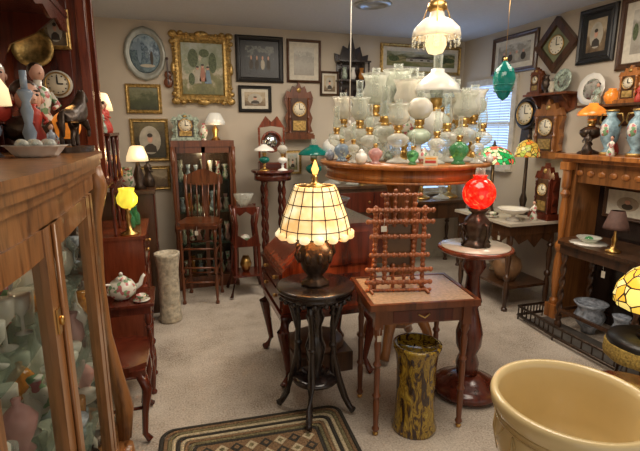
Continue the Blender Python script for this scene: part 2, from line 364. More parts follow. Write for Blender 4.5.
# ---------------------------------------------------------------- clocks
def dial(q,x,y,z,r,bez=BRASS):
    T=q.T.copy();q.T=T@Matrix.Translation((x,y,z))@Matrix.Rotation(pi/2,4,'X')
    q.lathe([(.001,.004),(r,.004),(r,0)][::-1],FACE,seg=24)
    q.tube([(r*1.05*math.cos(k*pi/14),r*1.05*math.sin(k*pi/14),.006) for k in range(28)],r*.07,bez,6,True)
    for k in range(12):
        a=k*pi/6;q.sph((r*.8*math.cos(a),r*.8*math.sin(a),.005),(r*.07,r*.07,.002),BLACK,6,4)
    q.box(-.0035,0,.006,.0035,r*.7,.008,BLACK);q.box(0,-.0035,.006,r*.5,.0035,.008,BLACK)
    q.T=T
def kitchen_clock(name,loc,rz,w,h,mat,dep=.12,lower=GOLD):
    q=B();a=w/2
    q.box(-a,-dep,0,a,0,h*.08,mat);q.box(-a*.94,-dep*.95,h*.08,a*.94,0,h*.11,mat)
    q.box(-a*.7,-dep*.75,h*.11,a*.7,0,h*.75,mat)
    side=[(a*.7,.11),(a*.95,.14),(a*.8,.25),(a*.95,.38),(a*.75,.5),(a*.9,.62),(a*.98,.7),(a*.7,.78)]
    for s_ in(-1,1):
        q.prism([(s_*x,z*h) for x,z in side],-dep*.6,-dep*.3,mat,'y')
        q.turn(s_*a*.62,-dep*.8,h*.11,h*.72,a*.09,mat,10)
    cr=[(-.98,.72),(-.8,.85),(-.55,.82),(-.4,.93),(-.18,.9),(0,1),(.18,.9),(.4,.93),(.55,.82),(.8,.85),(.98,.72)]
    q.prism([(x*a,z*h) for x,z in cr],-dep*.7,-dep*.35,mat,'y')
    q.sph((0,-dep*.7,h*.86),(a*.16,.012,h*.045),lower,10,6)
    q.box(-a*.52,-dep*.8,h*.13,a*.52,-dep*.7,h*.72,WAL)
    q.box(-a*.42,-dep*.84,h*.16,a*.42,-dep*.8,h*.33,lower)
    dial(q,0,-dep*.81,h*.53,a*.42)
    return q.done(name,loc,rz)
kitchen_clock('carved_wall_clock',(1.36,bw,1.5),0,.33,.6,CHW)
q=B()
for z in(0,.22,.42): q.box(-.18,-.16,z,.18,0,z+.018,EBO)
q.box(-.17,-.012,0,.17,0,.5,EBO)
for s_ in(-1,1): q.turn(s_*.16,-.14,.018,.42,.012,EBO,8)
q.prism([(-.19,.44),(-.2,.52),(-.13,.5),(-.1,.6),(-.04,.57),(0,.72),(.04,.57),(.1,.6),(.13,.5),(.2,.52),(.19,.44)],-.03,-.005,EBO,'y')
q.prism([(-.18,0),(-.1,-.08),(0,-.14),(.1,-.08),(.18,0)],-.03,0,EBO,'y')
for x,z,m_ in[(-.1,.238,GREENF),(0,.238,WHITE),(.1,.238,AMB),(-.08,.018,BRONZE),(.07,.018,BLUEW)]:
    q.lathe([(.02,z),(.035,z+.04),(.018,z+.1),(.025,z+.13)],m_,(x,-.08,0),12)
q.done('black_carved_wall_shelf',(1.98,bw,1.9),0)
q=B();q.T=Matrix.Rotation(pi/4,4,'Y')
def sqf(q,a,b_,y0,y1,mat):
    for s_ in(-1,1):
        q.box(-a,y0,s_*a if s_<0 else b_,a,y1,-b_ if s_<0 else a,mat);q.box(s_*a if s_<0 else b_,y0,-b_,-b_ if s_<0 else a,y1,b_,mat)
sqf(q,.175,.12,-.05,0,WAL);q.box(-.12,-.02,-.12,.12,0,.12,plain('olive_clock_panel',(.22,.24,.13),.5));q.T=Matrix()
dial(q,0,-.022,0,.08);q.done('diamond_wall_clock',(rw,3.56,2.36),-pi/2,.004)
q=B();q.T=Matrix.Rotation(pi/2,4,'X');q.lathe([(.16,0),(.16,.04),(.14,.06),(.115,.04)],EBO,seg=28);q.T=Matrix();dial(q,0,-.06,0,.1);q.prism([(-.05,-.13),(.05,-.13),(.07,-.3),(0,-.36),(-.07,-.3)],-.04,0,EBO,'y')
q.done('round_gallery_clock',(rw,3.84,1.76),-pi/2)
kitchen_clock('oak_wall_clock',(rw,3.52,1.34),-pi/2,.36,.54,OAK)
def wall_shelf(name,loc,rz,w,dep,mat):
    q=B();q.box(-w/2,-dep,-.02,w/2,0,0,mat);q.box(-w/2+.02,-.015,-.14,w/2-.02,0,-.02,mat)
    for x in(-w*.35,w*.35): q.prism([(0,-.02),(-dep*.8,-.02),(-dep*.5,-.06),(-.03,-.12),(0,-.15)],x-.01,x+.01,mat,'x')
    q.prism([(-w/2+.02,-.14),(-w*.25,-.18),(0,-.15),(w*.25,-.18),(w/2-.02,-.14)],-.014,0,mat,'y')
    q.done(name,loc,rz,.002)
wall_shelf('hanging_knickknack_shelf',(rw,3.52,1.93),-pi/2,.52,.16,CHW)
wall_shelf('walnut_display_ledge',(rw,2.65,1.80),-pi/2,1.0,.16,WAL)
def plate(name,loc,rz,r,mat,tilt=.15,mat2=None):
    q=B();q.T=Matrix.Translation((0,0,r))@Matrix.Rotation(pi/2-tilt,4,'X')
    q.lathe([(.001,.004),(r*.6,.004),(r*.65,.008)][::-1],mat2 or mat,seg=28)
    q.lathe([(r*.65,.0),(r,.014),(r*.99,.02),(r*.65,.008)],mat,seg=28,sq=lambda a,z:1+.02*math.cos(16*a))
    q.T=Matrix();return q.done(name,loc,rz)
def vase(name,loc,pr,mat,seg=20,mat2=None,s=1):
    q=B();pr=[(r*s,z*s) for r,z in pr]
    q.lathe(pr+[(pr[-1][0]*.85,pr[-1][1]),(pr[-1][0]*.8,pr[-1][1]-.02*s)],mat,seg=seg)
    return q.done(name,loc)
V1=[(.05,0),(.05,.01),(.03,.03),(.07,.1),(.085,.17),(.06,.25),(.035,.29),(.05,.33)]
V2=[(.06,0),(.09,.05),(.11,.11),(.09,.17),(.05,.2),(.055,.22)]
def figurine(loc,rz,m1,m2,s=1,name='china_figurine'):
    q=B();S=lambda l:[(a*s,b_*s) for a,b_ in l]
    q.lathe(S([(.045,0),(.045,.012),(.05,.02),(.04,.07),(.022,.11),(.032,.15),(.026,.175),(.01,.185),(.011,.2)]),m1,seg=14,sq=lambda a,z:1+.06*math.cos(5*a))
    q.sph((0,0,.22*s),(.02*s,.02*s,.025*s),m2,12,8);q.sph((-.006*s,0,.228*s),(.02*s,.022*s,.022*s),BRONZE,10,6);q.sph((.02*s,0,.218*s),.004*s,m2,6,4)
    for g in(-1,1): q.tube([(0,g*.03*s,.165*s),(.015*s,g*.045*s,.13*s),(.035*s,g*.02*s,.12*s)],[.009*s,.008*s,.006*s],m1,6)
    return q.done(name,loc,rz)
def bust(loc,rz,body,face,hair,s=1,name='character_bust'):
    q=B()
    def S(x): return tuple(v*s for v in x)
    q.lathe([(a*s,b_*s) for a,b_ in[(.05,0),(.052,.012),(.035,.025),(.04,.035)]],BRONZE,seg=18)
    q.sph(S((0,0,.06)),S((.045,.07,.04)),body,18,10);q.lathe([(a*s,b_*s) for a,b_ in[(.026,.08),(.02,.1),(.022,.12)]],face,seg=12)
    q.sph(S((.004,0,.145)),S((.037,.033,.043)),face,18,12);q.sph(S((.042,0,.142)),S((.008,.006,.01)),face,8,6)
    q.sph(S((-.008,0,.158)),S((.04,.038,.038)),hair,16,10);q.sph(S((.012,0,.112)),S((.028,.026,.022)),hair,14,8)
    for g in(-1,1):
        q.sph(S((.036,g*.013,.152)),S((.004,.006,.004)),BLACK,6,4);q.sph(S((0,g*.036,.142)),S((.008,.006,.012)),face,6,5)
        q.tube([S((.034,g*.006,.162)),S((.034,g*.02,.163))],.003*s,hair,5)
    q.tube([S((.038,-.01,.126)),S((.041,0,.124)),S((.038,.01,.126))],.003*s,REDF,5)
    return q.done(name,loc,rz)
def pitcher(loc,rz,m1,s=1,name='china_pitcher'):
    q=B();q.lathe([(a*s,b_*s) for a,b_ in[(.04,0),(.042,.01),(.065,.06),(.06,.1),(.04,.15),(.042,.18),(.05,.2),(.042,.19)]],m1,seg=16,sq=lambda a,z:1+(.15*max(0,math.cos(a))**6 if z>.17*s else 0))
    q.tube([(-.04*s,0,.175*s),(-.085*s,0,.17*s),(-.09*s,0,.1*s),(-.06*s,0,.06*s)],.007*s,m1,6);return q.done(name,loc,rz)
def compote(loc,m1,s=1,name='glass_compote'):
    q=B();q.lathe([(a*s,b_*s) for a,b_ in[(.045,0),(.04,.012),(.012,.03),(.015,.07),(.05,.09),(.075,.13),(.08,.135),(.07,.13),(.01,.09)]],m1,seg=20,sq=lambda a,z:1+(.05*math.cos(8*a) if z>.1*s else 0));return q.done(name,loc)
def cups(loc,m1,s=1,name='teacup_and_saucer'):
    q=B();q.lathe([(a*s,b_*s) for a,b_ in[(.03,.0),(.065,.012),(.07,.016),(.03,.008)]],m1,seg=18);q.lathe([(a*s,b_*s) for a,b_ in[(.02,.01),(.022,.02),(.038,.045),(.04,.06),(.036,.06),(.01,.02)]],m1,seg=18);q.tube([(.038*s,0,.05*s),(.055*s,0,.045*s),(.05*s,0,.025*s),(.03*s,0,.025*s)],.004*s,m1,6);return q.done(name,loc)
x=3.37
plate('green_rim_plate',(x,3.38,1.93),-pi/2,.1,GREENF,.12,FLOR)
vase('bud_vase',(x,3.58,1.93),V1,BRONZE,s=.5)
kitchen_clock('miniature_shelf_clock',(3.42,3.70,1.93),-pi/2,.16,.25,CHW,.09);pitcher((x-.02,3.485,1.93),2.6,CREAM2,.5,'cream_jug')
plate('floral_display_plate',(x,3.07,1.8),-pi/2,.13,WHITE,.12,FLOR);vase('orange_ginger_jar',(x,2.88,1.8),V2,ORG,s=.55)
kitchen_clock('oak_shelf_clock',(3.42,2.73,1.8),-pi/2,.2,.28,OAKD,.1)
vase('rose_glass_vase',(x,2.57,1.8),V1,PNK,s=.6);kitchen_clock('walnut_shelf_clock',(3.42,2.35,1.8),-pi/2,.22,.3,WAL,.1)
figurine((x-.05,2.97,1.8),pi,GREENF,SKIN,.7,'porcelain_lady_figurine');figurine((x-.03,2.63,1.8),pi,REDF,SKIN,.6,'red_dress_figurine')
# ---------------------------------------------------------------- oil lamps
def oil(h,font,stem,shade=None,st='dome',chim=CLR,burn=BRASS,wide=1,low=0,sw=1):
    q=B();s=h*wide
    def P(l,w=1): return [(a*s*w,b_*h) for a,b_ in l]
    if low: q.lathe(P([(.16,0),(.165,.02),(.12,.06),(.1,.1),(.18,.2),(.22,.3),(.2,.38),(.1,.455),(.055,.475)]),font,seg=18,sq=lambda a,z:1+.03*math.cos(9*a))
    else:
        q.lathe(P([(.18,0),(.185,.015),(.16,.04),(.06,.08),(.035,.13),(.06,.17),(.03,.21),(.05,.25)]),stem,seg=18)
        q.lathe(P([(.05,.25),(.13,.29),(.175,.35),(.17,.41),(.1,.46),(.055,.475)]),font,seg=18,sq=lambda a,z:1+.03*math.cos(9*a))
    q.lathe(P([(.06,.475),(.065,.5),(.04,.51),(.075,.54),(.07,.57),(.075,.6)]),burn,seg=14)
    q.sph((.06*s,0,.53*h),(.03*s,.008*s,.012*h),burn,8,5)
    q.shell(P([(.06,.58),(.085,.66),(.07,.76),(.05,.86),(.055,.99),(.06,1)]),chim,seg=16,th=.0015)
    if shade:
        if st=='dome': q.shell(P([(.33,.66),(.33,.68),(.3,.73),(.2,.79),(.1,.84),(.095,.87)],sw),shade,seg=24,th=.003,sq=lambda a,z:1+.02*math.cos(12*a))
        if st=='tulip': q.shell(P([(.07,.6),(.15,.66),(.17,.74),(.13,.82),(.15,.9),(.18,.94)]),shade,seg=24,th=.002,sq=lambda a,z:1+.06*math.cos(8*a)*(z/h-.6)*3)
        if st=='ball': q.shell(P([(.06,.6),(.13,.64),(.185,.73),(.17,.82),(.1,.89),(.07,.9)]),shade,seg=24,th=.002)
    return q
def oilme(*a,**k):
    o=oil(*a,**k).done('tmp');me=o.data;bpy.data.objects.remove(o);return me
# ---------------------------------------------------------------- round oak table
C=Vector((1.53,2.85,0));zt=1.40;RT=1.055
q=B()
q.lathe([(.001,zt-.032),(.5,zt-.032),(.535,zt-.028),(.545,zt-.012),(.54,zt),(.001,zt)],OAKD,seg=56)
q.lathe([(.49,zt-.11),(.5,zt-.11),(.5,zt-.032),(.49,zt-.032)],OAKD,seg=56)
q.lathe([(.505,zt-.115),(.512,zt-.108),(.505,zt-.1)],OAKD,seg=56)
q.lathe([(.3,zt-.11),(.3,zt-.09),(.28,zt-.05)],OAK,seg=24)
q.lathe([(.09,.2),(.13,.24),(.11,.3),(.075,.4),(.075,.8),(.1,.9),(.07,.95),(.085,1.1),(.12,1.24),(.14,zt-.1)],OAK,seg=8,sm=False)
for k in range(4):
    a=pi/4+k*pi/2;c_,s_=math.cos(a),math.sin(a)
    q.tube([(c_*r,s_*r,z) for r,z in[(.08,.34),(.15,.3),(.2,.2),(.235,.09),(.28,.04)]],[.05,.045,.035,.03,.035],OAK,8)
o=q.done('round_oak_display_table',tuple(C));o.scale=(RT,RT,1)
Lv=Vector((.88,-.47,0));Vv=Vector((.47,.88,0))
K={'a':(CUT,CUT),'w':(MILK,CUT,MILK,'dome'),'g':(GRN,CUT),'b':(BLU,MILK),'s':(CUT,BRASS,FRO,'tulip'),'m':(GMILK,MILK,FRO,'ball'),'o':(AMB,BRONZE,None),'c':(CUT,CUT,CUT,'tulip'),'f':(FRO,CUT,MILK,'ball'),'k':(FLOR,BRASS,FRO,'tulip'),'p':(PNK,BRASS,None)}
LM=[(-.46,-.04,'a',.36),(-.40,-.22,'b',.24),(-.44,.14,'s',.46),(-.31,-.36,'a',.24),(-.30,-.06,'c',.44),(-.34,.32,'a',.56),(-.22,-.25,'a',.36),(-.21,.13,'c',.62),(-.17,-.42,'p',.2),
(-.13,-.12,'a',.48),(-.17,.42,'a',.5),(-.04,-.33,'c',.38),(.0,.02,'k',.56),(-.06,.25,'c',.66),(.05,-.46,'g',.18),(.09,-.2,'m',.44),(.05,.16,'a',.62),(.10,.44,'s',.62),(.20,.02,'W',.68),(.19,-.36,'a',.32),(.26,-.20,'a',.40),(.32,-.38,'g',.28),(.37,-.12,'c',.46),(.49,-.08,'a',.4),(.46,.14,'s',.50),(.36,.36,'a',.56),(.44,-.27,'a',.26),(.32,.2,'a',.52),(-.3,.16,'a',.4),(-.08,.08,'a',.5),(.24,.32,'c',.6),(.36,.06,'k',.44)]
for a,b_,k,h in LM:
    p=C+Lv*a+Vv*b_
    me=oilme(h,MILK,MILK,MILK,'dome',wide=.8,sw=.82) if k=='W' else oilme(h,*K[k],low=(k in 'gbp' and h<.32),wide=rnd(.85,1.05))
    place(me,'oil_lamp',(p.x,p.y,zt),rnd(0,6))
for a,b_,m_,s_ in[(-.49,-.16,BLUEW,.3),(-.25,-.475,WHITE,.35),(.12,-.33,FLOR,.36),(-.10,-.22,GREENF,.28),(.53,-.19,WHITE,.22)]:
    p=C+Lv*a+Vv*b_;vase('lidded_jar',(p.x,p.y,zt),V2+[(.03,.24),(.01,.26)],m_,s=s_)
q=B();q.box(-.04,0,0,.04,.003,.055,plain('sign_cream',(.75,.66,.45)));q.box(-.03,-.001,.015,.03,0,.03,REDF);q.box(-.03,-.001,.036,.03,0,.046,plain('sign_orange',(.85,.35,.03)))
p=C+Lv*.15+Vv*-.53;q.box(-.03,0,0,.03,.03,.004,WHITE);q.done('payment_sign',(p.x,p.y,zt),-.48)
# hanging milk glass lamp
q=B()
q.shell([(.125,0),(.13,.005),(.12,.05),(.08,.09),(.04,.11),(.035,.14)],FRO,(0,0,0),28,sq=lambda a,z:1+.05*math.cos(10*a))
q.shell([(.105,.03),(.11,.035),(.09,.07),(.05,.1)],MILK,(0,0,0),28)
q.lathe([(.03,.13),(.055,.15),(.05,.18),(.02,.2),(.012,.24)],BRASS,(0,0,0),16)
q.lathe([(.001,-.09),(.04,-.08),(.06,-.04),(.055,0),(.03,.02)],CUT,(0,0,0),18)
for k in range(3):
    a=k*2*pi/3;q.tube([(.125*math.cos(a),.125*math.sin(a),0),(.07*math.cos(a),.07*math.sin(a),.14),(.015*math.cos(a),.015*math.sin(a),.24)],.003,BRASS,6)
z=.24;i=0
while z<.5:
    T=Matrix.Translation((0,0,z))@Matrix.Rotation(pi/2*(i%2),4,'Z');q.T=T
    q.tube([(.008*math.cos(t_),0,.014*math.sin(t_)) for t_ in[j*pi/4 for j in range(8)]],.0022,BRASS,5,True);z+=.022;i+=1
q.T=Matrix();q.lathe([(.01,.49),(.05,.515),(.055,.53)],BRASS,(0,0,0),18)
for k in range(20):
    a=k*pi/10
    for z in(-.012,-.034): q.sph((.128*math.cos(a),.128*math.sin(a),z),(.006,.006,.011),CUT,6,5)
q.done('hanging_milk_glass_lamp',(1.45,2.38,ZC-.53))
light('hanging_lamp_bulb',(1.45,2.38,2.06),.9)
q=B();q.tube([(0,0,0),(0,0,-.98)],.003,WHITE,6);q.sph((0,0,-.99),(.008,.008,.014),WHITE);q.lathe([(.02,-.01),(.02,0)],WHITE);q.done('white_pull_cord',(.97,2.45,ZC))
q=B();q.lathe([(.002,-.12),(.03,-.1),(.06,-.04),(.07,.02),(.055,.08),(.025,.11),(.012,.13)],TEAL,(0,0,0),24,sq=lambda a,z:1+.06*math.cos(8*a+z*40))
for z in(-.06,-.02,.02,.06): q.tube([(.067*math.cos(j*pi/10)*(1-abs(z)*1.8),.067*math.sin(j*pi/10)*(1-abs(z)*1.8),z) for j in range(20)],.0035,TEAL,5,True)
q.lathe([(.014,.13),(.01,.15)],BRASS);q.tube([(0,0,.15),(0,0,ZC-1.91)],.0015,BRASS,5);q.done('hanging_teal_glass_ornament',(2.12,2.62,1.91))
# ---------------------------------------------------------------- black carved stand + capiz lamp
q=B()
q.lathe([(.001,.715),(.19,.715),(.2,.72),(.205,.73),(.195,.74),(.215,.75),(.215,.765),(.205,.77),(.001,.77)],EBO,seg=40)
q.lathe([(.15,.69),(.18,.715)],EBO,seg=32)
for k in range(20):
    a=k*pi/10;q.sph((.19*math.cos(a),.19*math.sin(a),.705),.016,EBO,8,5)
q.lathe([(.03,.18),(.045,.22),(.03,.26),(.05,.33),(.06,.4),(.04,.46),(.035,.52),(.055,.58),(.04,.62),(.08,.68),(.12,.7)],EBO,seg=20)
for k in range(4):
    a=pi/4+k*pi/2+.3;c_,s_=math.cos(a),math.sin(a)
    q.tube([(c_*r,s_*r,z) for r,z in[(.15,.69),(.13,.62),(.1,.5),(.105,.35),(.13,.22),(.17,.1),(.2,.04),(.22,.02)]],[.02,.017,.016,.018,.023,.02,.018,.022],EBO,8)
    q.tube([(c_*r,s_*r,z) for r,z in[(.03,.2),(.08,.25),(.13,.22)]],.016,EBO,8)
    q.turn(c_*.1,s_*.1,.2,.69,.02,EBO,10)
q.lathe([(.1,.19),(.13,.2),(.13,.215),(.1,.225)],EBO,seg=24)
q.done('black_carved_pedestal_stand',(.72,2.3,.004))
z0=.774
q=B()
q.lathe([(.075,0),(.078,.012),(.05,.03),(.04,.05),(.07,.09),(.088,.15),(.085,.2),(.06,.235),(.05,.25),(.06,.265),(.03,.275),(.012,.28)],BRONZE,seg=28,sq=lambda a,z:1+.04*math.cos(8*a))
for s_ in(-1,1): q.tube([(s_*r,0,z) for r,z in[(.06,.24),(.1,.22),(.11,.17),(.09,.13)]],.009,BRONZE,8)
for k in range(8):
    a=k*pi/4;q.sph((.085*math.cos(a),.085*math.sin(a),.16),(.018,.018,.035),BRONZE,8,6)
q.tube([(0,0,.27),(0,0,.56)],.006,BRASS,8)
pr=[(.19,.285),(.187,.32),(.17,.385),(.145,.45),(.12,.52),(.108,.54)]
q.shell(pr,CAPIZ,seg=16,th=.003,sm=False,sq=lambda a,z:1)
for k in range(16):
    a=2*pi*k/16;q.tube([(r*math.cos(a)*1.005,r*math.sin(a)*1.005,z) for r,z in pr],.0028,BRONZE,5)
for r,z in pr[:5]: q.tube([(r*1.005*math.cos(2*pi*k/16),r*1.005*math.sin(2*pi*k/16),z) for k in range(16)],.0028,BRONZE,5,True)
for k in range(16):
    a=2*pi*(k+.5)/16;q.sph((.186*math.cos(a),.186*math.sin(a),.285),(.03,.03,.022),CAPIZ,8,5)
q.lathe([(.1,.54),(.03,.55),(.012,.56),(.016,.58),(.008,.6)],BRASS,seg=16)
q.lathe([(.012,.6),(.02,.625),(.006,.665),(.001,.675)],FLAME,seg=12)
q.done('capiz_shell_table_lamp',(.72,2.3,z0));light('capiz_bulb',(.72,2.3,z0+.40),4.5)
light('capiz_bulb_low',(.83,2.22,z0+.25),.8)
# ---------------------------------------------------------------- side table
q=B();zz=.75
q.box(-.29,-.23,zz-.03,.29,.23,zz-.002,CHW);q.box(-.265,-.205,zz-.003,.265,.205,zz,TAN)
for s_ in(-1,1): q.box(-.29,s_*.23-.02*(s_>0),zz-.003,.29,s_*.23+.02*(s_<0),zz+.003,CHW);q.box(s_*.29-.02*(s_>0),-.21,zz-.003,s_*.29+.02*(s_<0),.21,zz+.003,CHW)
for s_ in(-1,1):
    q.box(-.23,s_*.18-.01,zz-.12,.23,s_*.18+.01,zz-.03,CHW);q.box(s_*.235-.01,-.18,zz-.12,s_*.235+.01,.18,zz-.03,CHW)
    for t_ in(-1,1):
        x,y=s_*.235,t_*.18
        q.cb(x,y,zz-.085,.045,.045,.11,CHW)
        q.turn(x,y,.02,zz-.14,.021,CHW,12,[(.6,0),(1,.03),(.6,.06),(.7,.1),(.85,.3),(.7,.33),(1.1,.36),(.7,.39),(.8,.6),(.65,.63),(1.1,.66),(.65,.69),(.9,.85),(.6,.9),(1.1,.95),(1,1)])
        q.lathe([(.012,0),(.016,.012),(.012,.02)],BRASS,(x,y,0),10)
q.box(-.16,-.194,zz-.11,.16,-.19,zz-.05,MAH);q.tube([(-.03,-.2,zz-.07),(0,-.21,zz-.085),(.03,-.2,zz-.07)],.004,BRASS,6)
for k in range(26): q.sph((-.215+k*.0172,-.193,zz-.035),(.007,.004,.006),CHW,6,4)
q.tag(-.235,-.207,zz-.17);q.tag(.2,.2,zz-.14)
q.done('turned_leg_side_table',(1.22,2.13,0),-.165,.003)
q=B()
def stick(x0,z0_,x1,z1_,y=0,r=.009):
    q.tube([(x0,y,z0_),(x1,y,z1_)],r,TRAMP,6,sm=False)
    n=int(math.hypot(x1-x0,z1_-z0_)/.028)
    for i in range(n+1):
        t_=i/max(n,1);q.sph((x0+(x1-x0)*t_,y-.003,z0_+(z1_-z0_)*t_),(r*1.35,r*1.2,r*1.35),TRAMP,6,4)
for x in(-.13,-.075,.075,.13): stick(x,0 if abs(x)>.1 else .07,x,.5 if abs(x)<.1 else .45,.0,.011)
for z,w_ in((.05,.17),(.12,.17),(.2,.15),(.3,.15),(.38,.17),(.44,.17)): stick(-w_,z,w_,z,-.014,.011)
for x in(-.03,.03): stick(x,.02,x,.14,-.004);stick(x,.36,x,.54,-.004)
stick(-.1,.52,.1,.52,-.012,.009)
q.box(-.065,.005,.14,.065,.012,.36,picture('framed_card',[(0,(.05,.02,.01)),(.5,(.14,.07,.03)),(1,(.1,.06,.03))],20))
for s_ in(-1,1): q.tube([(s_*.1,.01,.42),(s_*.12,.16,.008)],.008,TRAMP,6)
stick(-.17,.008,.17,.008,-.02,.008)
for s_ in(-1,1): q.tube([(s_*.15,-.07,.008),(s_*.14,.16,.008)],.008,TRAMP,6)
q.tag(-.09,-.03,.36,.03,.03)
q.done('tramp_art_lattice_easel',(1.13,2.12,zz+.003),-.25)
vase('tortoiseshell_umbrella_stand',(1.19,1.99,0),[(.12,0),(.123,.02),(.108,.06),(.102,.2),(.105,.38),(.115,.45),(.128,.48),(.128,.495)],TORT,28)
# ---------------------------------------------------------------- mahogany pedestal + red lamp
PX,PY=1.67,2.2
q=B()
q.lathe([(.001,.9),(.18,.9),(.2,.91),(.215,.925),(.21,.935),(.001,.935)],MAHR,seg=40)
q.lathe([(.001,.935),(.195,.935),(.195,.94),(.001,.94)],MARBLE,seg=36)
q.lathe([(.06,.12),(.07,.2),(.05,.26),(.075,.32),(.08,.4),(.055,.5),(.04,.56),(.06,.6),(.045,.66),(.04,.76),(.07,.82),(.06,.86),(.1,.9)],MAH,seg=24)
q.lathe([(.2,.02),(.21,.045),(.2,.065),(.16,.08),(.13,.1),(.07,.13)],MAH,seg=36)
for k in range(4):
    a=k*pi/2+.4;q.sph((.16*math.cos(a),.16*math.sin(a),.022),(.045,.045,.022),MAH,12,8)
q.done('mahogany_pedestal_table',(PX,PY,0))
q=B()
q.lathe([(.08,0),(.085,.01),(.07,.025),(.05,.04),(.06,.07),(.075,.11),(.07,.15),(.045,.18),(.03,.19),(.05,.205),(.06,.22)],BRONZE,seg=26,sq=lambda a,z:1+.06*math.cos(6*a))
for k in range(4):
    a=k*pi/2;q.tube([(r*math.cos(a),r*math.sin(a),z) for r,z in[(.06,.14),(.1,.13),(.095,.07),(.08,.03),(.095,.008)]],.009,BRONZE,6)
q.sph((0,0,.305),.093,REDG,28,18);q.lathe([(.04,.385),(.035,.4),(.042,.41)],REDG,seg=16)
q.shell([(.03,.4),(.025,.45)],CLR,seg=12,th=.001)
q.done('red_globe_parlor_lamp',(PX,PY,.94));light('red_lamp_glow',(PX-.06,PY-.13,1.22),.8,(1,.12,.04))
# ---------------------------------------------------------------- slant desk
q=B()
q.prism([(.0,.5),(.0,.76),(.28,1.02),(.6,1.02),(.6,.5)],0,.58,MAHR,'y')
q.box(-.02,-.02,.48,.62,.6,.5,MAH);q.box(.26,-.015,1.02,.62,.595,1.04,MAH)
T=Matrix.Translation((.0,0,.76))@Matrix.Rotation(-math.atan2(.26,.28),4,'Y');q.T=T
q.box(.02,.03,0,.36,.55,.015,MAHR);q.box(.06,.08,.012,.32,.5,.02,MAH);q.T=Matrix()
for z in(.52,.64): q.box(-.012,.03,z,0,.55,z+.1,MAH);[q.sph((-.018,y,z+.05),.012,BRASS,8,5) for y in(.15,.43)]
q.box(.08,-.012,.55,.5,0,.72,MAH);q.box(.3,-.012,.78,.56,0,.98,MAH)
q.box(-.01,.01,.44,.61,.57,.48,MAH)
for x in(.03,.57):
    for y in(.03,.55):
        sx=-1 if x<.3 else 1;sy=-1 if y<.3 else 1
        q.tube([(x,y,.46),(x+sx*.03,y+sy*.03,.38),(x+sx*.01,y+sy*.01,.22),(x-sx*.005,y-sy*.005,.1),(x+sx*.02,y+sy*.02,.03),(x+sx*.035,y+sy*.035,.014)],[.045,.04,.024,.018,.022,.026],MAH,10)
q.tag(-.0135,.3,.4,.03,.04,1);q.tag(.2,-.022,.44)
q.done('slant_front_mahogany_desk',(.60,2.58,0),0,.004)
q=B();q.lathe([(.05,0),(.11,.03),(.14,.09),(.15,.1)],FLOR,seg=22);q.done('floral_bowl',(1.03,2.98,1.04))
pitcher((.95,2.68,1.04),1,BLUEW,.8,'blue_china_pitcher')
q=B();q.box(.1,.08,.0,.5,.5,.14,WAL);q.sph((.3,.29,.15),(.2,.2,.07),plain('brown_leather',(.12,.05,.02),.4),18,10);q.done('upholstered_footstool',(.60,2.58,0),0,.004)
# ---------------------------------------------------------------- rug
rx,ry=.50,.56
q=B()
def rr(a,b_,r,z,n=6):
    P=[]
    for cx,cy,a0 in((a-r,b_-r,0),(-a+r,b_-r,pi/2),(-a+r,-b_+r,pi),(a-r,-b_+r,1.5*pi)):
        for i in range(n+1):
            t_=a0+i*pi/2/n;P.append((cx+r*math.cos(t_),cy+r*math.sin(t_),z))
    return P
cols=[RUGD,RUGB,RUGO,RUGC,RUGD,RUGC,RUGB,RUGO,RUGD]
for i,m_ in enumerate(cols):
    o_=.011+i*.021;q.tube(rr(rx-o_,ry-o_,max(.03,.07-o_*.3),.006),.0112,m_,6,True,.5)
ins=.011+len(cols)*.021
q.box(-rx+ins-.012,-ry+ins-.012,.001,rx-ins+.012,ry-ins+.012,.008,RUGB)
a=rx-ins;bb=ry-ins;s_=.075
rows=int(2*bb/s_);colsn=int(2*a/s_)
for iy in range(rows):
    for ix in range(colsn):
        x=-a+(ix+.5)*2*a/colsn;y=-bb+(iy+.5)*2*bb/rows;hx=a/colsn*.92;hy=bb/rows*.92
        m_=RUGC if (ix+iy)%2 else RUGD
        q.prism([(x-hx,y),(x,y-hy),(x+hx,y),(x,y+hy)],.008,.0105,m_)
        q.prism([(x-hx*.45,y),(x,y-hy*.45),(x+hx*.45,y),(x,y+hy*.45)],.0105,.0115,RUGO if m_ is RUGC else RUGB)
q.done('braided_rug',(.33,1.78,.0),-.06)
# ---------------------------------------------------------------- china cabinet left
q=B()
out=[(-.79,.72),(-.31,.72),(-.28,1.0),(-.27,1.25),(-.27,1.62),(-.272,1.85),(-.29,1.98),(-.33,2.08),(-.41,2.15),(-.55,2.19),(-.79,2.2)]
def off(o_): return [(x+(o_ if x>-.79 else 0)*(1 if y<2.1 else .6),y+(0 if y<1.9 else min(o_,(y-1.9)*o_*5))) for x,y in out]
OC=OAKC
q.prism(off(.03),1.475,1.5,OC);q.prism(off(.015),1.45,1.475,OC);q.prism(off(0),1.39,1.45,OC);q.prism(off(.04),1.5,1.52,OC)
q.prism(off(.02),.2,.26,OC);q.prism(off(0),.26,.34,OC)
q.box(-.79,.72,.34,-.77,2.19,1.39,WAL)
CSH=glass('shelf_plate_glass',(.85,.9,.87),.1,.05,(.2,.26,.22),.3)
for z in(.62,.88,1.13): q.prism([(x-.02 if x>-.7 else x+.02,y if y<1.9 else y-.03) for x,y in out],z,z+.008,CSH)
def stile(x,y,w_=.05): q.box(x-.022,y-w_/2,.34,x+.008,y+w_/2,1.39,OC)
stile(-.295,.78);stile(-.275,1.13,.065);stile(-.272,1.2,.065);stile(-.268,1.63,.06);stile(-.268,1.70,.04)
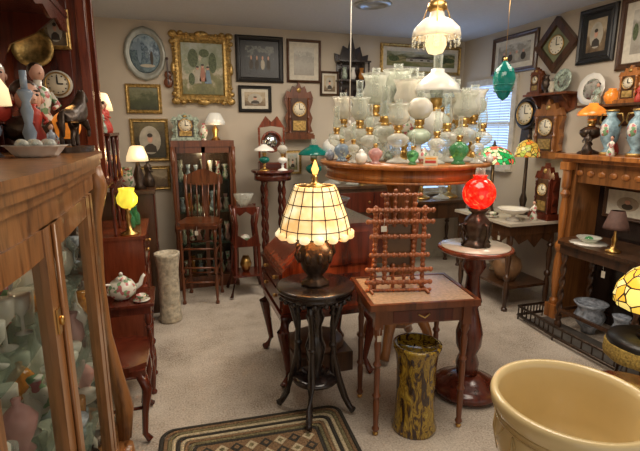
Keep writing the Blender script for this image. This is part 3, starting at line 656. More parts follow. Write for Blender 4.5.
for z0_,z1_ in((1.33,1.39),(.34,.42)):
    q.prism([(-.30,.76),(-.275,1.0),(-.263,1.25),(-.262,1.62),(-.282,1.62),(-.282,1.25),(-.295,1.0),(-.32,.76)],z0_,z1_,OC)
q.tube([(-.262,1.165,z) for z in(.34,1.39)],.005,OC,6)
q.box(-.266,1.118,1.14,-.262,1.142,1.2,BRASS);q.sph((-.258,1.13,1.17),(.006,.008,.012),BRASS)
def pane(p0,p1): q.add([(p0[0],p0[1],.34),(p1[0],p1[1],.34),(p1[0],p1[1],1.39),(p0[0],p0[1],1.39)],[(0,1,2,3)],PANE,True)
pts=[(-.31,.74),(-.285,1.0),(-.278,1.2)]
for a_,b_ in zip(pts,pts[1:]): pane(a_,b_)
pane((-.277,1.23),(-.277,1.62))
cv=out[4:]
for a_,b_ in zip(cv,cv[1:]): pane(a_,b_)
q.tube([(-.29,1.98,1.46),(-.275,2.0,1.38),(-.30,2.0,1.25),(-.305,2.0,1.0),(-.30,2.0,.75),(-.275,2.0,.55),(-.255,2.0,.4),(-.27,2.0,.26)],[.034,.036,.026,.021,.024,.03,.038,.034],OC,10)
for x,y in((-.33,.8),(-.28,1.98),(-.7,.8),(-.68,2.1)):
    q.tube([(x,y,.22),(x+.02,y,.15),(x,y,.07),(x+.02,y,.03)],[.05,.04,.024,.03],OC,10)
q.done('bow_front_china_cabinet',(0,0,0),0)
q=B()
def goblet(x,y,z,s,m_):
    k=random.choice([0,1,2,3,4,5])
    prs=[[(.03,0),(.006,.01),(.006,.06),(.03,.09),(.035,.14)],[(.03,0),(.05,.04),(.045,.09),(.02,.12),(.03,.15)],[(.02,0),(.05,.02),(.06,.05)],[(.03,0),(.035,.1),(.015,.14),(.012,.2),(.02,.21)],[(.025,0),(.03,.05),(.032,.1),(.03,.1)],[(.035,0),(.02,.02),(.04,.06),(.05,.1),(.03,.13),(.01,.15),(.014,.165),(.002,.17)]][k]
    q.lathe([(a*s,b_*s) for a,b_ in prs],m_,(x,y,z),14)
for z in(.34,.628,.888,1.138):
    y=.84
    while y<2.08:
        for x in(-.35,-.42,-.5,-.59,-.69):
            if y>1.95 and x>-.4: continue
            goblet(x+rnd(-.01,.01),y+rnd(-.01,.01),z+.001,rnd(.6,.85),random.choice([CUT,CUT,CUT,CUT,CLR,CLR,FRO,FRO,WHITE,FLOR,BLUEW,BRONZE,AMB,PNK]))
        y+=.078
for z in(.34,.628,.888,1.138):
    for y in(.95,1.2,1.45,1.7,1.95):
        q.T=Matrix.Translation((-.755,y,z+.1))@Matrix.Rotation(pi/2,4,'Y')
        q.lathe([(.001,.004),(.06,.004),(.065,.008),(.1,.018),(.1,.022)],random.choice([FLOR,BLUEW,GREENF,WHITE]),seg=20);q.T=Matrix()
q.done('cabinet_glassware')
light('cabinet_fill',(-.5,1.3,1.36),.7,(1,.8,.5));light('cabinet_fill',(-.5,1.3,.86),.35,(1,.8,.5));light('cabinet_fill',(-.5,1.7,.6),.3,(1,.8,.5))  # added fill lights to lift the dark interior; no fittings modelled here
# items on top z=1.52
zc=1.521
q=B();q.lathe([(.045,0),(.04,.02),(.015,.04),(.022,.07),(.012,.1),(.02,.14),(.012,.17),(.025,.2),(.018,.21)],GREY,seg=18);q.lathe([(.011,.2),(.011,.27)],GREY,seg=12);q.done('blue_grey_candlestick',(-.44,1.80,zc))
q=B();q.lathe([(.05,0),(.06,.01),(.075,.03),(.085,.035)],WHITE,seg=24,sq=lambda a,z:1+.08*math.cos(12*a));[q.sph((.04*math.cos(k),.04*math.sin(k),.035),.018,CUT,8,6) for k in range(6)];q.done('ruffled_milk_glass_dish',(-.38,1.60,zc))
q=B();q.lathe([(.05,0),(.02,.03),(.035,.08),(.02,.14),(.01,.17)],GREY,seg=18);q.shell([(.085,.15),(.08,.2),(.05,.25),(.03,.26)],CSHADE,seg=20);q.done('small_table_lamp',(-.52,1.62,zc))
q=B();q.lathe([(.04,0),(.03,.012),(.015,.03),(.03,.045)],BRONZE,seg=18);q.sph((0,0,.095),(.052,.052,.056),ORG,20,14);q.lathe([(.015,.148),(.022,.16)],BRONZE);q.done('orange_glass_globe_lamp',(-.375,2.06,zc));light('orange_lamp_glow',(-.33,1.95,1.68),.3,(1,.5,.15))
def santa(loc,rz,s=1):
    q=B()
    S=lambda l:[(a*s,b_*s) for a,b_ in l]
    q.lathe(S([(.05,0),(.055,.04),(.04,.09),(.025,.11)]),REDF,seg=16);q.sph((0,0,.135*s),(.034*s,.032*s,.036*s),SKIN);q.sph((.008*s,0,.115*s),(.034*s,.034*s,.03*s),WHITE);q.lathe(S([(.036,.15),(.03,.175),(.012,.2),(.004,.21)]),REDF,seg=14);q.sph((.0,0,.215*s),.01*s,WHITE)
    for s_ in(-1,1): q.sph((.03*s,s_*.012*s,.142*s),.005*s,BLACK,6,4);q.tube([(0,s_*.035*s,.095*s),(.03*s,s_*.05*s,.06*s),(.05*s,s_*.02*s,.05*s)],.013*s,REDF,8)
    q.sph((.036*s,0,.134*s),.007*s,SKIN,6,5)
    return q.done('santa_figurine',loc,rz)
# riser box with more figures behind
q=B();q.box(-.78,1.95,1.521,-.56,2.18,1.62,MAH);q.box(-.79,1.94,1.62,-.55,2.19,1.63,MAH);q.done('small_mahogany_riser',bevel=.002)
santa((-.60,2.0,1.631),-1.0,1.15);bust((-.62,2.12,1.631),-1.0,REDF,SKIN,WHITE,1.2);bust((-.49,2.02,zc),-1.0,BRONZE,SKIN,BRONZE,1.35)
bust((-.62,1.83,zc),-1.0,GREY,SKIN,GOLD,1.3);bust((-.70,2.03,1.631),-1.0,GOLD,BRONZE,BRONZE,1.3,'bronze_bust');figurine((-.47,2.12,zc),-.9,FLOR,SKIN,1.35,'porcelain_figurine')
figurine((-.36,1.72,zc),-.8,BLUEW,SKIN,.4,'miniature_figurine');figurine((-.45,1.92,zc),-.8,REDF,SKIN,.85,'red_coat_figurine')
def skin(name,nodes,edges,mat,loc,rz,sc=1):
    me=bpy.data.meshes.new(name);me.from_pydata([Vector(n[:3])*sc for n in nodes],edges,[]);me.materials.append(mat)
    o=bpy.data.objects.new(name,me);bpy.context.collection.objects.link(o);o.location=loc;o.rotation_euler=(0,0,rz)
    m=o.modifiers.new('s','SKIN');m.use_smooth_shade=True
    for i,n in enumerate(nodes):
        d=me.skin_vertices[0].data[i];d.radius=(n[3]*sc,n[3]*sc);d.use_root=(i==0)
    s2=o.modifiers.new('d','SUBSURF');s2.levels=1;s2.render_levels=2;return o
hn=[(-.3,0,.66,.17),(0,0,.64,.16),(.25,0,.68,.17),(.38,0,.85,.12),(.46,0,1.02,.085),(.56,0,1.02,.07),(.7,0,.9,.05),
(-.36,.1,.5,.1),(-.30,.1,.33,.055),(-.38,.1,.2,.04),(-.36,.1,.03,.045),(-.36,-.1,.5,.1),(-.30,-.1,.33,.055),(-.38,-.1,.2,.04),(-.36,-.1,.03,.045),
(.3,.1,.45,.07),(.31,.1,.24,.042),(.3,.1,.03,.045),(.3,-.1,.45,.07),(.42,-.1,.36,.045),(.4,-.1,.2,.036),
(-.48,0,.64,.05),(-.54,0,.42,.06),(-.52,0,.2,.03),(.44,.04,1.13,.02),(.44,-.04,1.13,.02)]
he=[(0,1),(1,2),(2,3),(3,4),(4,5),(5,6),(0,7),(7,8),(8,9),(9,10),(0,11),(11,12),(12,13),(13,14),(2,15),(15,16),(16,17),(2,18),(18,19),(19,20),(0,21),(21,22),(22,23),(4,24),(4,25)]
q=B();q.prism([(.115*math.cos(t_*pi/10),.05*math.sin(t_*pi/10)) for t_ in range(20)],0,.02,BRONZE,sm=True);hb=q.done('bronze_horse_statue',(-.325,1.93,zc),1.35)
hh=skin('horse_body',hn,he,BRONZE,(0,0,.014),0,.19);hh.parent=hb
# tall wall cabinet (upper left) and high shelf
q=B()
q.box(-.798,2.92,1.3,-.42,3.22,ZC-.002,MAHR);q.box(-.43,2.9,1.3,-.38,2.96,ZC-.002,MAHR);q.box(-.43,3.18,1.3,-.38,3.24,ZC-.002,MAHR)
q.box(-.42,2.96,1.36,-.41,3.18,2.5,PANE);q.box(-.8+.003,2.88,1.26,-.36,3.26,1.31,MAH);q.box(-.797,2.9,2.45,-.36,3.26,2.5,MAH)
q.box(-.75,2.912,1.4,-.47,2.92,2.4,MAH)
q.done('tall_mahogany_wall_cabinet',bevel=.004)
q=B();q.box(-.797,1.3,2.17,-.46,2.86,2.2,MAH)
q.prism([(1.3,2.17),(1.3,2.1)]+[(1.3+.13*i,2.12-.03*(i%2)) for i in range(1,12)]+[(2.86,2.1),(2.86,2.17)],-.48,-.465,MAH,'x')
for y in(1.6,2.2,2.8): q.prism([(-.797,2.17),(-.5,2.17),(-.6,2.08),(-.72,2.02),(-.797,1.85)],y-.012,y+.012,MAH,'y')
q.done('high_wall_shelf')
for i,(y,m_,s_) in enumerate([(1.9,ORG,.8),(2.15,BRONZE,.8),(2.4,REDF,.7),(2.65,GREENF,.8)]): vase('shelf_vase',(-.6,y,2.2),V1 if i%2 else V2,m_,s=s_)
q=B();q.T=Matrix.Rotation(pi/2,4,'X')
q.lathe([(.001,.004),(.06,.004),(.065,.01)][::-1],picture('plate_scene',[(0,(.05,.07,.02)),(.5,(.2,.15,.05)),(1,(.1,.16,.1))],30),seg=28);q.lathe([(.10,.012),(.098,.02),(.065,.01),(.065,0)][::-1],GOLD,seg=28);q.done('gilt_edged_wall_plate',(-.64,2.878,2.02))
q=B();dial(q,0,-.02,0,.055);q.T=Matrix.Rotation(pi/2,4,'X');q.lathe([(.07,.0),(.07,.014),(.045,.016),(.001,.016)],PAPER,seg=24);q.T=Matrix();q.done('small_round_wall_clock',(-.54,2.878,1.84))
frame('cameo_frame',.14,.2,(-.53,2.898,2.12),0,.02,GOLD,picture('cameo',sepia,60),fig=portrait)
# ---------------------------------------------------------------- chairs
def chair(name,loc,rz,mat,sh=.43,seatmat=None,w=.2,bh=.5,kind=0):
    q=B();d=w
    q.box(-d,-w,sh-.04,d,w,sh-.01,mat);q.prism([(-d,-w*.85),(d*.6,-w*1.03),(d*1.03,-w*.8),(d*1.08,0),(d*1.03,w*.8),(d*.6,w*1.03),(-d,w*.85)],sh-.01,sh+.015,seatmat or mat)
    for s_ in(-1,1):
        if kind==0:
            q.tube([(d*.85,s_*w*.85,sh-.03),(d*1.0,s_*w*.95,sh-.12),(d*.9,s_*w*.88,sh*.4),(d*.85,s_*w*.85,.05),(d*.98,s_*w*.9,.016)],[.03,.026,.017,.015,.018],mat,8)
            q.tube([(-d*.85,s_*w*.8,sh),(-d*.9,s_*w*.8,sh*.5),(-d*1.2,s_*w*.8,.015)],[.02,.018,.017],mat,8)
        else:
            q.turn(d*.85,s_*w*.85,0,sh-.03,.018,mat,10);q.turn(-d*.85,s_*w*.85,0,sh-.03,.018,mat,10)
        q.tube([(-d*.85,s_*w*.8,sh),(-d*.95,s_*w*.85,sh+bh*.5),(-d*1.2,s_*w*.9,sh+bh)],[.017,.015,.014],mat,8)
        for z in((.2,) if kind==0 else (.18,.32,.5)): 
            if z<sh-.08: q.tube([(-d*.85,s_*w*.83,z),(d*.87,s_*w*.86,z)],.009,mat,8);q.tube([(s_*d*.86,-w*.85,z+.03),(s_*d*.86,w*.85,z+.03)],.009,mat,8)
    P=[(-w*1.02,bh*.78),(-w*1.05,bh*.95),(-w*.7,bh*1.02),(-w*.3,bh*1.1),(0,bh*1.13),(w*.3,bh*1.1),(w*.7,bh*1.02),(w*1.05,bh*.95),(w*1.02,bh*.78),(0,bh*.74)]
    q.T=Matrix.Translation((-d*1.17,0,sh))@Matrix.Rotation(-.12,4,'Y');q.prism(P,-.0,.02,mat,'x');q.T=Matrix()
    n=5
    for k in range(n):
        y=(-.6+1.2*k/(n-1))*w;q.tube([(-d*.88,y,sh),(-d*.98,y,sh+bh*.45),(-d*1.12,y*1.05,sh+bh*.8)],.007,mat,6)
    q.tag(d*1.09,0,sh-.05,.03,.04,1)
    return q.done(name,loc,rz)
chair('mahogany_side_chair',(-.37,2.47,0),0,MAH,.43,MAH,.19,.5,0)
chair('pressed_back_high_chair',(.24,4.38,0),-pi/2-.25,CHW,.76,CHW,.18,.42,1)
q=B();q.box(-.2,-.16,.58,.2,.16,.6,MAH);q.box(-.18,-.14,.53,.18,.14,.58,MAH)
for sx in(-1,1):
    for sy in(-1,1): q.turn(sx*.16,sy*.12,0,.53,.02,MAH,10)
q.box(-.17,-.13,.2,.17,.13,.215,MAH);q.done('small_mahogany_tea_table',(-.34,2.9,0),0,.003)
q=B();q.lathe([(.04,0),(.075,.03),(.085,.07),(.06,.11),(.035,.12),(.04,.125),(.02,.14),(.008,.145)],FLOR,seg=22);q.sph((0,0,.155),.012,WHITE)
q.tube([(.07,0,.05),(.11,0,.07),(.125,0,.11),(.14,0,.125)],[.02,.015,.011,.01],WHITE,8);q.tube([(-.065,0,.1),(-.12,0,.11),(-.125,0,.06),(-.075,0,.04)],.008,WHITE,8)
q.done('floral_teapot',(-.32,2.88,.6),.4);cups((-.21,2.80,.6),FLOR,.7)
# server with etagere
q=B()
q.box(-.79,3.32,.86,-.19,3.99,.885,MAHR);q.box(-.78,3.33,.62,-.21,3.98,.86,MAHR)
for y0,y1 in((3.36,3.64),(3.67,3.95)):
    q.box(-.21,y0,.66,-.2,y1,.83,MAH);q.sph((-.19,(y0+y1)/2,.745),.012,BRASS)
    q.box(-.22,y0,.16,-.205,y1,.58,MAH);q.box(-.206,y0+.04,.2,-.2,y1-.04,.54,MAHR)
q.box(-.78,3.95,.1,-.22,3.98,.62,MAHR);q.box(-.78,3.33,.1,-.22,3.355,.62,MAHR);q.box(-.78,3.35,.1,-.22,3.95,.13,MAHR)
for x in(-.76,-.23):
    for y in(3.35,3.96): q.turn(x,y,0,.62,.025,MAHR,10)
q.tag(-.195,3.5,.6,.03,.04,1)
q.done('mahogany_server',bevel=.003)
q=B()
for z in(1.22,1.56): q.box(-.79,3.34,z,-.36,3.98,z+.02,MAH)
for x in(-.77,-.38):
    for y in(3.37,3.66,3.95): q.lathe([(a*.015,b_) for a,b_ in[(1,.886),(.6,.9),(1.1,.96),(.6,1.02),(1.2,1.06),(.6,1.1),(1,1.2),(1,1.22)]],MAH,(x,y,0),8);q.lathe([(a*.015,b_) for a,b_ in[(1,1.24),(.6,1.27),(1.1,1.33),(.6,1.39),(1,1.52),(1,1.56)]],MAH,(x,y,0),8)
q.box(-.795,3.34,.886,-.78,3.98,1.7,MAH)
q.prism([(3.36,1.22),(3.36,1.17),(3.45,1.19),(3.52,1.15),(3.66,1.18),(3.8,1.15),(3.87,1.19),(3.96,1.17),(3.96,1.22)],-.375,-.365,MAH,'x')
q.done('mahogany_etagere')
q=B();q.lathe([(.06,0),(.062,.01),(.02,.03),(.012,.1),(.022,.13),(.01,.16),(.03,.19)],BRASS,seg=18);q.shell([(.035,.19),(.06,.22),(.065,.26),(.045,.30),(.05,.325)],YEL,seg=20,sq=lambda a,z:1+.08*math.cos(6*a));q.done('vaseline_glass_lamp',(-.295,3.40,.885));light('yellow_lamp_glow',(-.20,3.36,1.12),.6,(1,.8,.25))
for x,y in((-.3,3.62),(-.27,3.74),(-.3,3.88)): 
    q=B();q.lathe([(.025,0),(.03,.01),(.028,.08),(.01,.11),(.009,.14),(.014,.15)],GRN,seg=14);q.done('green_glass_bottle',(x,y,.885))
for x,y,z,p_,m_,s_ in[(-.55,3.45,1.24,V1,BRONZE,.8),(-.55,3.58,1.24,V2,ORG,.5),(-.55,3.72,1.24,V1,FLOR,.7),(-.54,3.86,1.24,V2,BLUEW,.6),(-.56,3.45,1.58,V2,BRONZE,.8),(-.56,3.62,1.58,V1,AMB,.9)]: vase('small_vase',(x,y,z),p_,m_,s=s_)
for x,y,z,s_ in[(-.42,3.46,1.58,.7),(-.42,3.72,1.58,.9),(-.42,3.56,1.24,.6),(-.42,3.8,1.24,.7),(-.42,3.72,1.24,.8),(-.42,3.58,1.58,.8)]: figurine((x,y,z),0,random.choice([FLOR,BRONZE,GREENF,REDF]),SKIN,s_)
q=B();q.lathe([(.05,0),(.02,.03),(.03,.08),(.012,.12),(.012,.2)],BRONZE,seg=18);q.shell([(.08,.16),(.075,.2),(.05,.28),(.035,.29)],CSHADE,seg=22);q.done('bronze_base_lamp',(-.46,3.88,1.58));light('cream_lamp_glow',(-.36,3.86,1.85),.4)
q=B();q.lathe([(.06,0),(.03,.04),(.045,.12),(.02,.2),(.012,.26)],BRONZE,seg=18);q.shell([(.09,.24),(.085,.28),(.055,.36),(.035,.37)],CSHADE,seg=22);q.done('cream_shade_lamp',(-.26,4.25,1.1));light('cream_lamp_glow',(-.2,4.13,1.42),1.2)
q=B();q.box(-.79,4.1,1.07,-.13,4.5,1.1,WAL);q.box(-.77,4.12,0,-.15,4.48,1.07,WAL);[q.box(-.15,4.14,z,-.14,4.46,z+.22,MAH) for z in(.1,.36,.62,.84)];q.done('walnut_chest',bevel=.003)
figurine((-.19,4.42,1.1),0,BRONZE,BRONZE,1.1,'bronze_figurine');pitcher((-.36,4.4,1.1),0,FLOR,.9,'floral_pitcher');vase('amber_glass_vase',(-.45,4.2,1.1),V1,AMB,s=.9)
vase('cream_umbrella_stand',(-.07,3.92,0),[(.085,0),(.096,.02),(.086,.08),(.086,.45),(.094,.52),(.103,.58),(.103,.6)],CREAM2,28)
# ---------------------------------------------------------------- curio cabinet back
q=B();x0,x1,y0,y1=.02,.62,4.68,4.98
q.box(x0,y0,1.44,x1,y1,1.5,CHW);q.box(x0+.02,y0+.02,0,x1-.02,y1,.12,CHW);q.box(x0+.02,y1-.02,.1,x1-.02,y1,1.44,WAL)
for x in(x0+.03,x1-.03,(x0+x1)/2): q.box(x-.018,y0+.01,.1,x+.018,y0+.04,1.44,CHW)
for x in(x0+.02,x1-.035): q.box(x,y0+.04,.1,x+.015,y1-.02,1.44,CHW)
q.box(x0+.04,y0+.01,1.38,x1-.04,y0+.035,1.44,CHW)
for z in(.45,.78,1.1): q.box(x0+.03,y0+.04,z,x1-.03,y1-.02,z+.01,CSH)
q.box(x0+.05,y0+.02,.12,x1-.05,y0+.024,1.38,PANE)
q.turn(x0+.01,y0,.0,1.44,.02,CHW,10);q.turn(x1-.01,y0,.0,1.44,.02,CHW,10)
for z in(.12,.46,.79,1.11):
    for k in range(7):
        for yy in(.12,.2): q.lathe([(.02,0),(.03,.04),(.012,.1),(.025,.14*rnd(.8,1.5))],random.choice([WHITE,FLOR,CUT,AMB,PNK,BLUEW]),(x0+.08+k*.073,y0+yy,z),12)
q.done('glass_front_curio_cabinet');light('curio_light',(.32,4.76,1.37),1.6,(1,.8,.5));light('curio_light',(.32,4.76,.75),.6,(1,.8,.5))
kitchen_clock('porcelain_mantel_clock',(.17,4.9,1.5),0,.28,.27,GREENF,.12,GOLD)
q=B();q.lathe([(.05,0),(.02,.04),(.035,.1),(.012,.14),(.012,.2)],BRASS,seg=18);q.shell([(.1,.15),(.1,.18),(.06,.26),(.035,.27)],MILK,seg=22);q.done('milk_shade_lamp',(.46,4.83,1.5));light('milk_lamp_glow',(.46,4.7,1.6),.4)
vase('painted_china_vase',(.345,4.83,1.5),V1,FLOR,s=.5)
# plant stand
q=B()
for z,w_ in((.5,.13),(.86,.1),(.2,.14)): q.box(-w_,-w_,z,w_,w_,z+.02,MAH)
for sx in(-1,1):
    for sy in(-1,1): q.tube([(sx*.12,sy*.12,.88),(sx*.09,sy*.09,.7),(sx*.11,sy*.11,.5),(sx*.12,sy*.12,.2),(sx*.17,sy*.17,.015)],.018,MAH,8)
q.prism([(-.12,.5),(-.09,.62),(0,.56),(.09,.62),(.12,.5)],-.125,-.115,MAH,'y');q.prism([(-.12,.86),(-.06,.8),(0,.84),(.06,.8),(.12,.86)],-.11,-.1,MAH,'y')
q.sph((0,0,.56),(.05,.05,.04),FLOR);q.lathe([(.03,.88),(.06,.92),(.09,1.0)],CUT,seg=16,sq=lambda a,z:1+.1*math.cos(6*a))
q.lathe([(.03,.22),(.06,.3),(.03,.38)],BRASS,seg=14);q.done('mahogany_plant_stand',(.66,4.42,0))
# barley twist stand + shaving mirror
q=B();q.lathe([(.001,1.17),(.2,1.17),(.22,1.185),(.22,1.2),(.001,1.2)],MAH,seg=32);q.lathe([(.19,1.1),(.19,1.17)],MAH,seg=32)
for k in range(4):
    a=k*pi/2+pi/4;q.twist(.13*math.cos(a),.13*math.sin(a),.15,1.12,.022,MAH,8);q.tube([(.12*math.cos(a),.12*math.sin(a),.17),(.18*math.cos(a),.18*math.sin(a),.08),(.22*math.cos(a),.22*math.sin(a),.02)],.02,MAH,8)
q.lathe([(.001,.3),(.15,.3),(.15,.32),(.001,.32)],MAH,seg=24);q.done('barley_twist_pedestal',(1.0,4.65,0))
q=B();q.box(-.14,-.06,0,.14,.06,.07,MAHR);q.box(-.12,-.066,.015,.12,-.06,.055,MAH);[q.turn(s_*.13,0,.07,.42,.012,MAHR,8) for s_ in(-1,1)]
q.T=Matrix.Translation((0,0,.28))@Matrix.Rotation(pi/2,4,'X');q.lathe([(.001,0),(.095,0),(.095,.004)],plain('mirror_silver',(.6,.64,.64),.05,1,.02),seg=24);q.tube([(.1*math.cos(k*pi/14),.1*math.sin(k*pi/14),.002) for k in range(28)],.012,MAHR,6,True);q.T=Matrix()
q.prism([(-.14,.42),(-.06,.54),(0,.48),(.06,.54),(.14,.42),(0,.44)],-.01,.01,MAHR,'y');q.done('shaving_mirror_stand',(1.02,4.76,1.2))
place(oilme(.3,TEAL,BRASS,MILK),'teal_miniature_lamp',(.90,4.56,1.2));place(oilme(.28,MILK,MILK,FRO,'ball'),'milk_glass_miniature_lamp',(1.08,4.54,1.2))
# dark dresser behind
q=B();q.box(1.3,4.55,.98,2.35,4.97,1.01,WAL);q.box(1.32,4.57,.12,2.33,4.97,.98,WAL)
for z in(.2,.46,.72): q.box(1.36,4.56,z,2.29,4.57,z+.22,MAH);[q.sph((x,4.555,z+.11),.014,BRASS,8,5) for x in(1.6,2.05)]
for x in(1.36,2.29):
    for y in(4.61,4.93): q.turn(x,y,0,.12,.03,WAL,10)
q.done('walnut_dresser',bevel=.004)
for x,y,k_,h in[(1.47,4.74,(TEAL,BRASS,TEAL,'dome'),.5),(1.70,4.82,K['f'],.55),(1.90,4.70,K['g'],.42),(2.08,4.84,K['s'],.52),(2.24,4.72,K['s'],.5)]:
    place(oilme(h,*k_),'kerosene_lamp',(x,y,1.01))
fr=frame('leaning_framed_print',.3,.36,(1.2,4.45,.19),0,.035,GOLD,picture('green_print',land,40),fig=portrait)
fr.rotation_euler=(-.12,0,0);fr.location=(1.5,4.515,.185)
q=B();q.box(2.45,4.5,.78,3.3,4.9,.81,WAL);q.box(2.48,4.53,.6,3.27,4.88,.78,WAL)
for x in(2.52,3.23):
    for y in(4.57,4.84): q.turn(x,y,0,.6,.028,WAL,12)
q.done('walnut_washstand',bevel=.003)
for x,y,k_,h in[(2.6,4.65,K['a'],.5),(2.8,4.76,K['s'],.6),(3.0,4.65,K['f'],.55),(3.18,4.76,K['s'],.6)]: place(oilme(h,*k_),'hurricane_lamp',(x,y,.81))
# ---------------------------------------------------------------- right side: marble table
q=B()
q.prism([(2.72,3.14),(3.3,3.14),(3.3,3.95),(2.72,3.95)],.79,.815,MARBLE);q.box(2.75,3.17,.7,3.28,3.92,.79,WAL)
for x in(2.79,3.24):
    for y in(3.21,3.88): q.turn(x,y,0,.7,.028,WAL,12)
q.box(2.78,3.2,.2,3.25,3.89,.225,WAL)
q.prism([(3.2,.7),(3.3,.62),(3.45,.66),(3.55,.58),(3.65,.66),(3.8,.62),(3.9,.7)],2.755,2.765,WAL,'x')
q.prism([(2.79,.7),(2.86,.62),(2.95,.66),(3.03,.58),(3.1,.66),(3.18,.62),(3.24,.7)],3.175,3.185,WAL,'y')
q.tag(2.745,3.3,.68,.03,.04,1)
q.done('marble_top_parlor_table',bevel=.003)
vase('brown_stoneware_jar',(2.95,3.4,.225),V2,plain('stoneware_brown',(.28,.15,.07),.4),s=1.2)
vase('tan_stoneware_vase',(3.05,3.7,.225),V1,plain('stoneware_tan',(.4,.27,.15),.4),s=1)
q=B();q.lathe([(.06,0),(.05,.01),(.015,.03),(.02,.05),(.09,.07),(.13,.1),(.135,.11),(.12,.1),(.02,.075)],WHITE,seg=28);q.done('white_pedestal_bowl',(2.87,3.29,.815))
cups((2.79,3.46,.815),FLOR,.8,'demitasse_cup');figurine((3.05,3.24,.815),pi,FLOR,SKIN,.7,'bisque_figurine');compote((2.84,3.82,.815),GRN,1,'green_glass_compote');pitcher((3.05,3.86,.815),3,WHITE,.8,'white_ironstone_pitcher')
def tiff(name,loc,m_,r=.19,h=.6,base_=BRONZE):
    q=B();q.lathe([(.08,0),(.085,.012),(.04,.03),(.025,.08),(.035,.14),(.018,.2),(.014,h*.85),(.014,h-.04)],base_,seg=20)
    q.shell([(r,h-.16),(r*1.01,h-.14),(r*.93,h-.09),(r*.7,h-.04),(r*.35,h-.01),(r*.12,h)],m_,seg=28,th=.004,sq=lambda a,z:1+.015*math.cos(14*a));q.lathe([(.025,h),(.01,h+.02),(.012,h+.035),(.003,h+.05)],base_,seg=14)
    return q.done(name,loc)
tiff('green_leaded_glass_lamp',(2.88,3.62,.815),TIFF,.19,.64);tiff('amber_leaded_glass_lamp',(3.18,3.53,.815),TIFY,.11,.70)
light('tiff_glow',(2.8,3.5,1.2),1,(1,.75,.35))
kitchen_clock('tall_mantel_clock',(3.26,3.27,.815),-pi/2,.24,.5,MAH,.14)
# mantel
q=B()
q.box(3.06,1.4,1.375,3.445,3.08,1.41,OAKD);q.box(3.1,1.44,1.345,3.445,3.04,1.375,OAKD);q.box(3.16,1.5,1.18,3.2,3.0,1.345,OAK)
for k in range(14): q.sph((3.155,1.6+k*.1,1.26),(.012,.035,.025),OAKD,8,6)
for y in(1.52,2.98):
    q.box(3.14,y-.06,0,3.445,y+.06,1.345,OAK);q.turn(3.11,y,.12,1.28,.035,OAKD,14);q.box(3.07,y-.055,0,3.15,y+.055,.12,OAKD);q.box(3.07,y-.045,1.28,3.15,y+.045,1.345,OAKD)
q.box(3.41,1.58,0,3.445,2.92,1.345,EBO)
q.done('oak_fireplace_mantel',bevel=.003)
frame('triple_oval_print',.9,.26,(3.405,2.4,1.03),-pi/2,.03,WAL,PAPER,.03,PAPER,fig=ovals)
xm=3.25
place(oilme(.46,BRONZE,BRONZE,ORG,sw=.75),'banquet_lamp',(xm,2.93,1.41))
VP=plain('portrait_vase_blue',(.28,.42,.48),.25,0,.6,25)
for y in(2.72,2.50):
    q=B();q.lathe([(.05,0),(.055,.02),(.025,.05),(.06,.12),(.07,.2),(.06,.25),(.03,.29),(.045,.33)],VP,seg=22);[q.tube([(0,s_*.065,.22),(0,s_*.1,.26),(0,s_*.085,.31),(0,s_*.035,.31)],.007,GOLD,8) for s_ in(-1,1)]
    q.lathe([(.056,0),(.06,.02),(.05,.025)],GOLD,seg=22);q.sph((-.05,0,.19),(.025,.04,.055),FLOR);q.lathe([(.046,.325),(.048,.335),(.04,.34)],GOLD,seg=22);q.done('handled_portrait_vase',(xm-.04,y,1.41))
kitchen_clock('ornate_mantel_clock',(3.40,2.3,1.41),-pi/2,.26,.36,WAL,.16);place(oilme(.4,PNK,BRASS,MILK),'rose_glass_lamp',(xm,2.02,1.41))
figurine((3.12,2.83,1.41),pi,BRONZE,BRONZE,.8,'bronze_maiden_figurine');figurine((3.38,2.83,1.41),pi,REDF,SKIN,1,'cavalier_figurine');figurine((3.11,2.61,1.41),pi,FLOR,SKIN,.6,'dresden_figurine');compote((3.35,2.60,1.41),AMB,1,'amber_glass_compote')
# twist-leg table
q=B();P=[(2.9,2.12),(3.02,2.06),(3.3,2.06),(3.36,2.2),(3.36,2.78),(3.3,2.88),(3.02,2.88),(2.9,2.8)]
q.prism(P,.715,.74,WAL);q.box(2.95,2.12,.63,3.31,2.82,.715,WAL)
for x in(2.98,3.28):
    for y in(2.15,2.79): q.twist(x,y,.1,.63,.024,WAL,5);q.lathe([(.028,0),(.03,.04),(.02,.06),(.028,.1)],WAL,(x,y,0),12)
for y in(2.15,2.79): q.box(2.98,y-.012,.14,3.28,y+.012,.165,WAL)
for x in(2.98,3.28): q.box(x-.012,2.15,.14,x+.012,2.79,.165,WAL)
q.tag(2.935,2.4,.6,.03,.05,1)
q.done('barley_twist_table',bevel=.002)
q=B();q.lathe([(.001,0),(.13,0),(.132,.003),(.001,.003)],WHITE,seg=28,sq=lambda a,z:1+.05*math.cos(14*a));q.done('lace_doily',(3.06,2.66,.74))
q=B();q.lathe([(.03,0),(.05,.01),(.08,.04),(.09,.045),(.06,.02)],CUT,seg=20);q.sph((0,0,.03),(.03,.03,.02),GRN);q.done('glass_dish',(3.06,2.66,.7435))
q=B();q.lathe([(.05,0),(.052,.01),(.02,.025),(.013,.06),(.02,.09),(.009,.13),(.009,.22)],BRASS,seg=18);q.shell([(.085,.17),(.08,.19),(.045,.3),(.04,.3)],DKSH,seg=20);q.done('brown_shade_bedside_lamp',(3.0,2.4,.74))
vase('blue_white_jardiniere',(3.12,2.62,.008),[(.05,0),(.055,.03),(.1,.09),(.115,.14),(.09,.19),(.1,.22),(.125,.25)],BLUEW,24)
pitcher((3.12,2.35,.008),2,BLUEW,1.2,'washstand_pitcher')
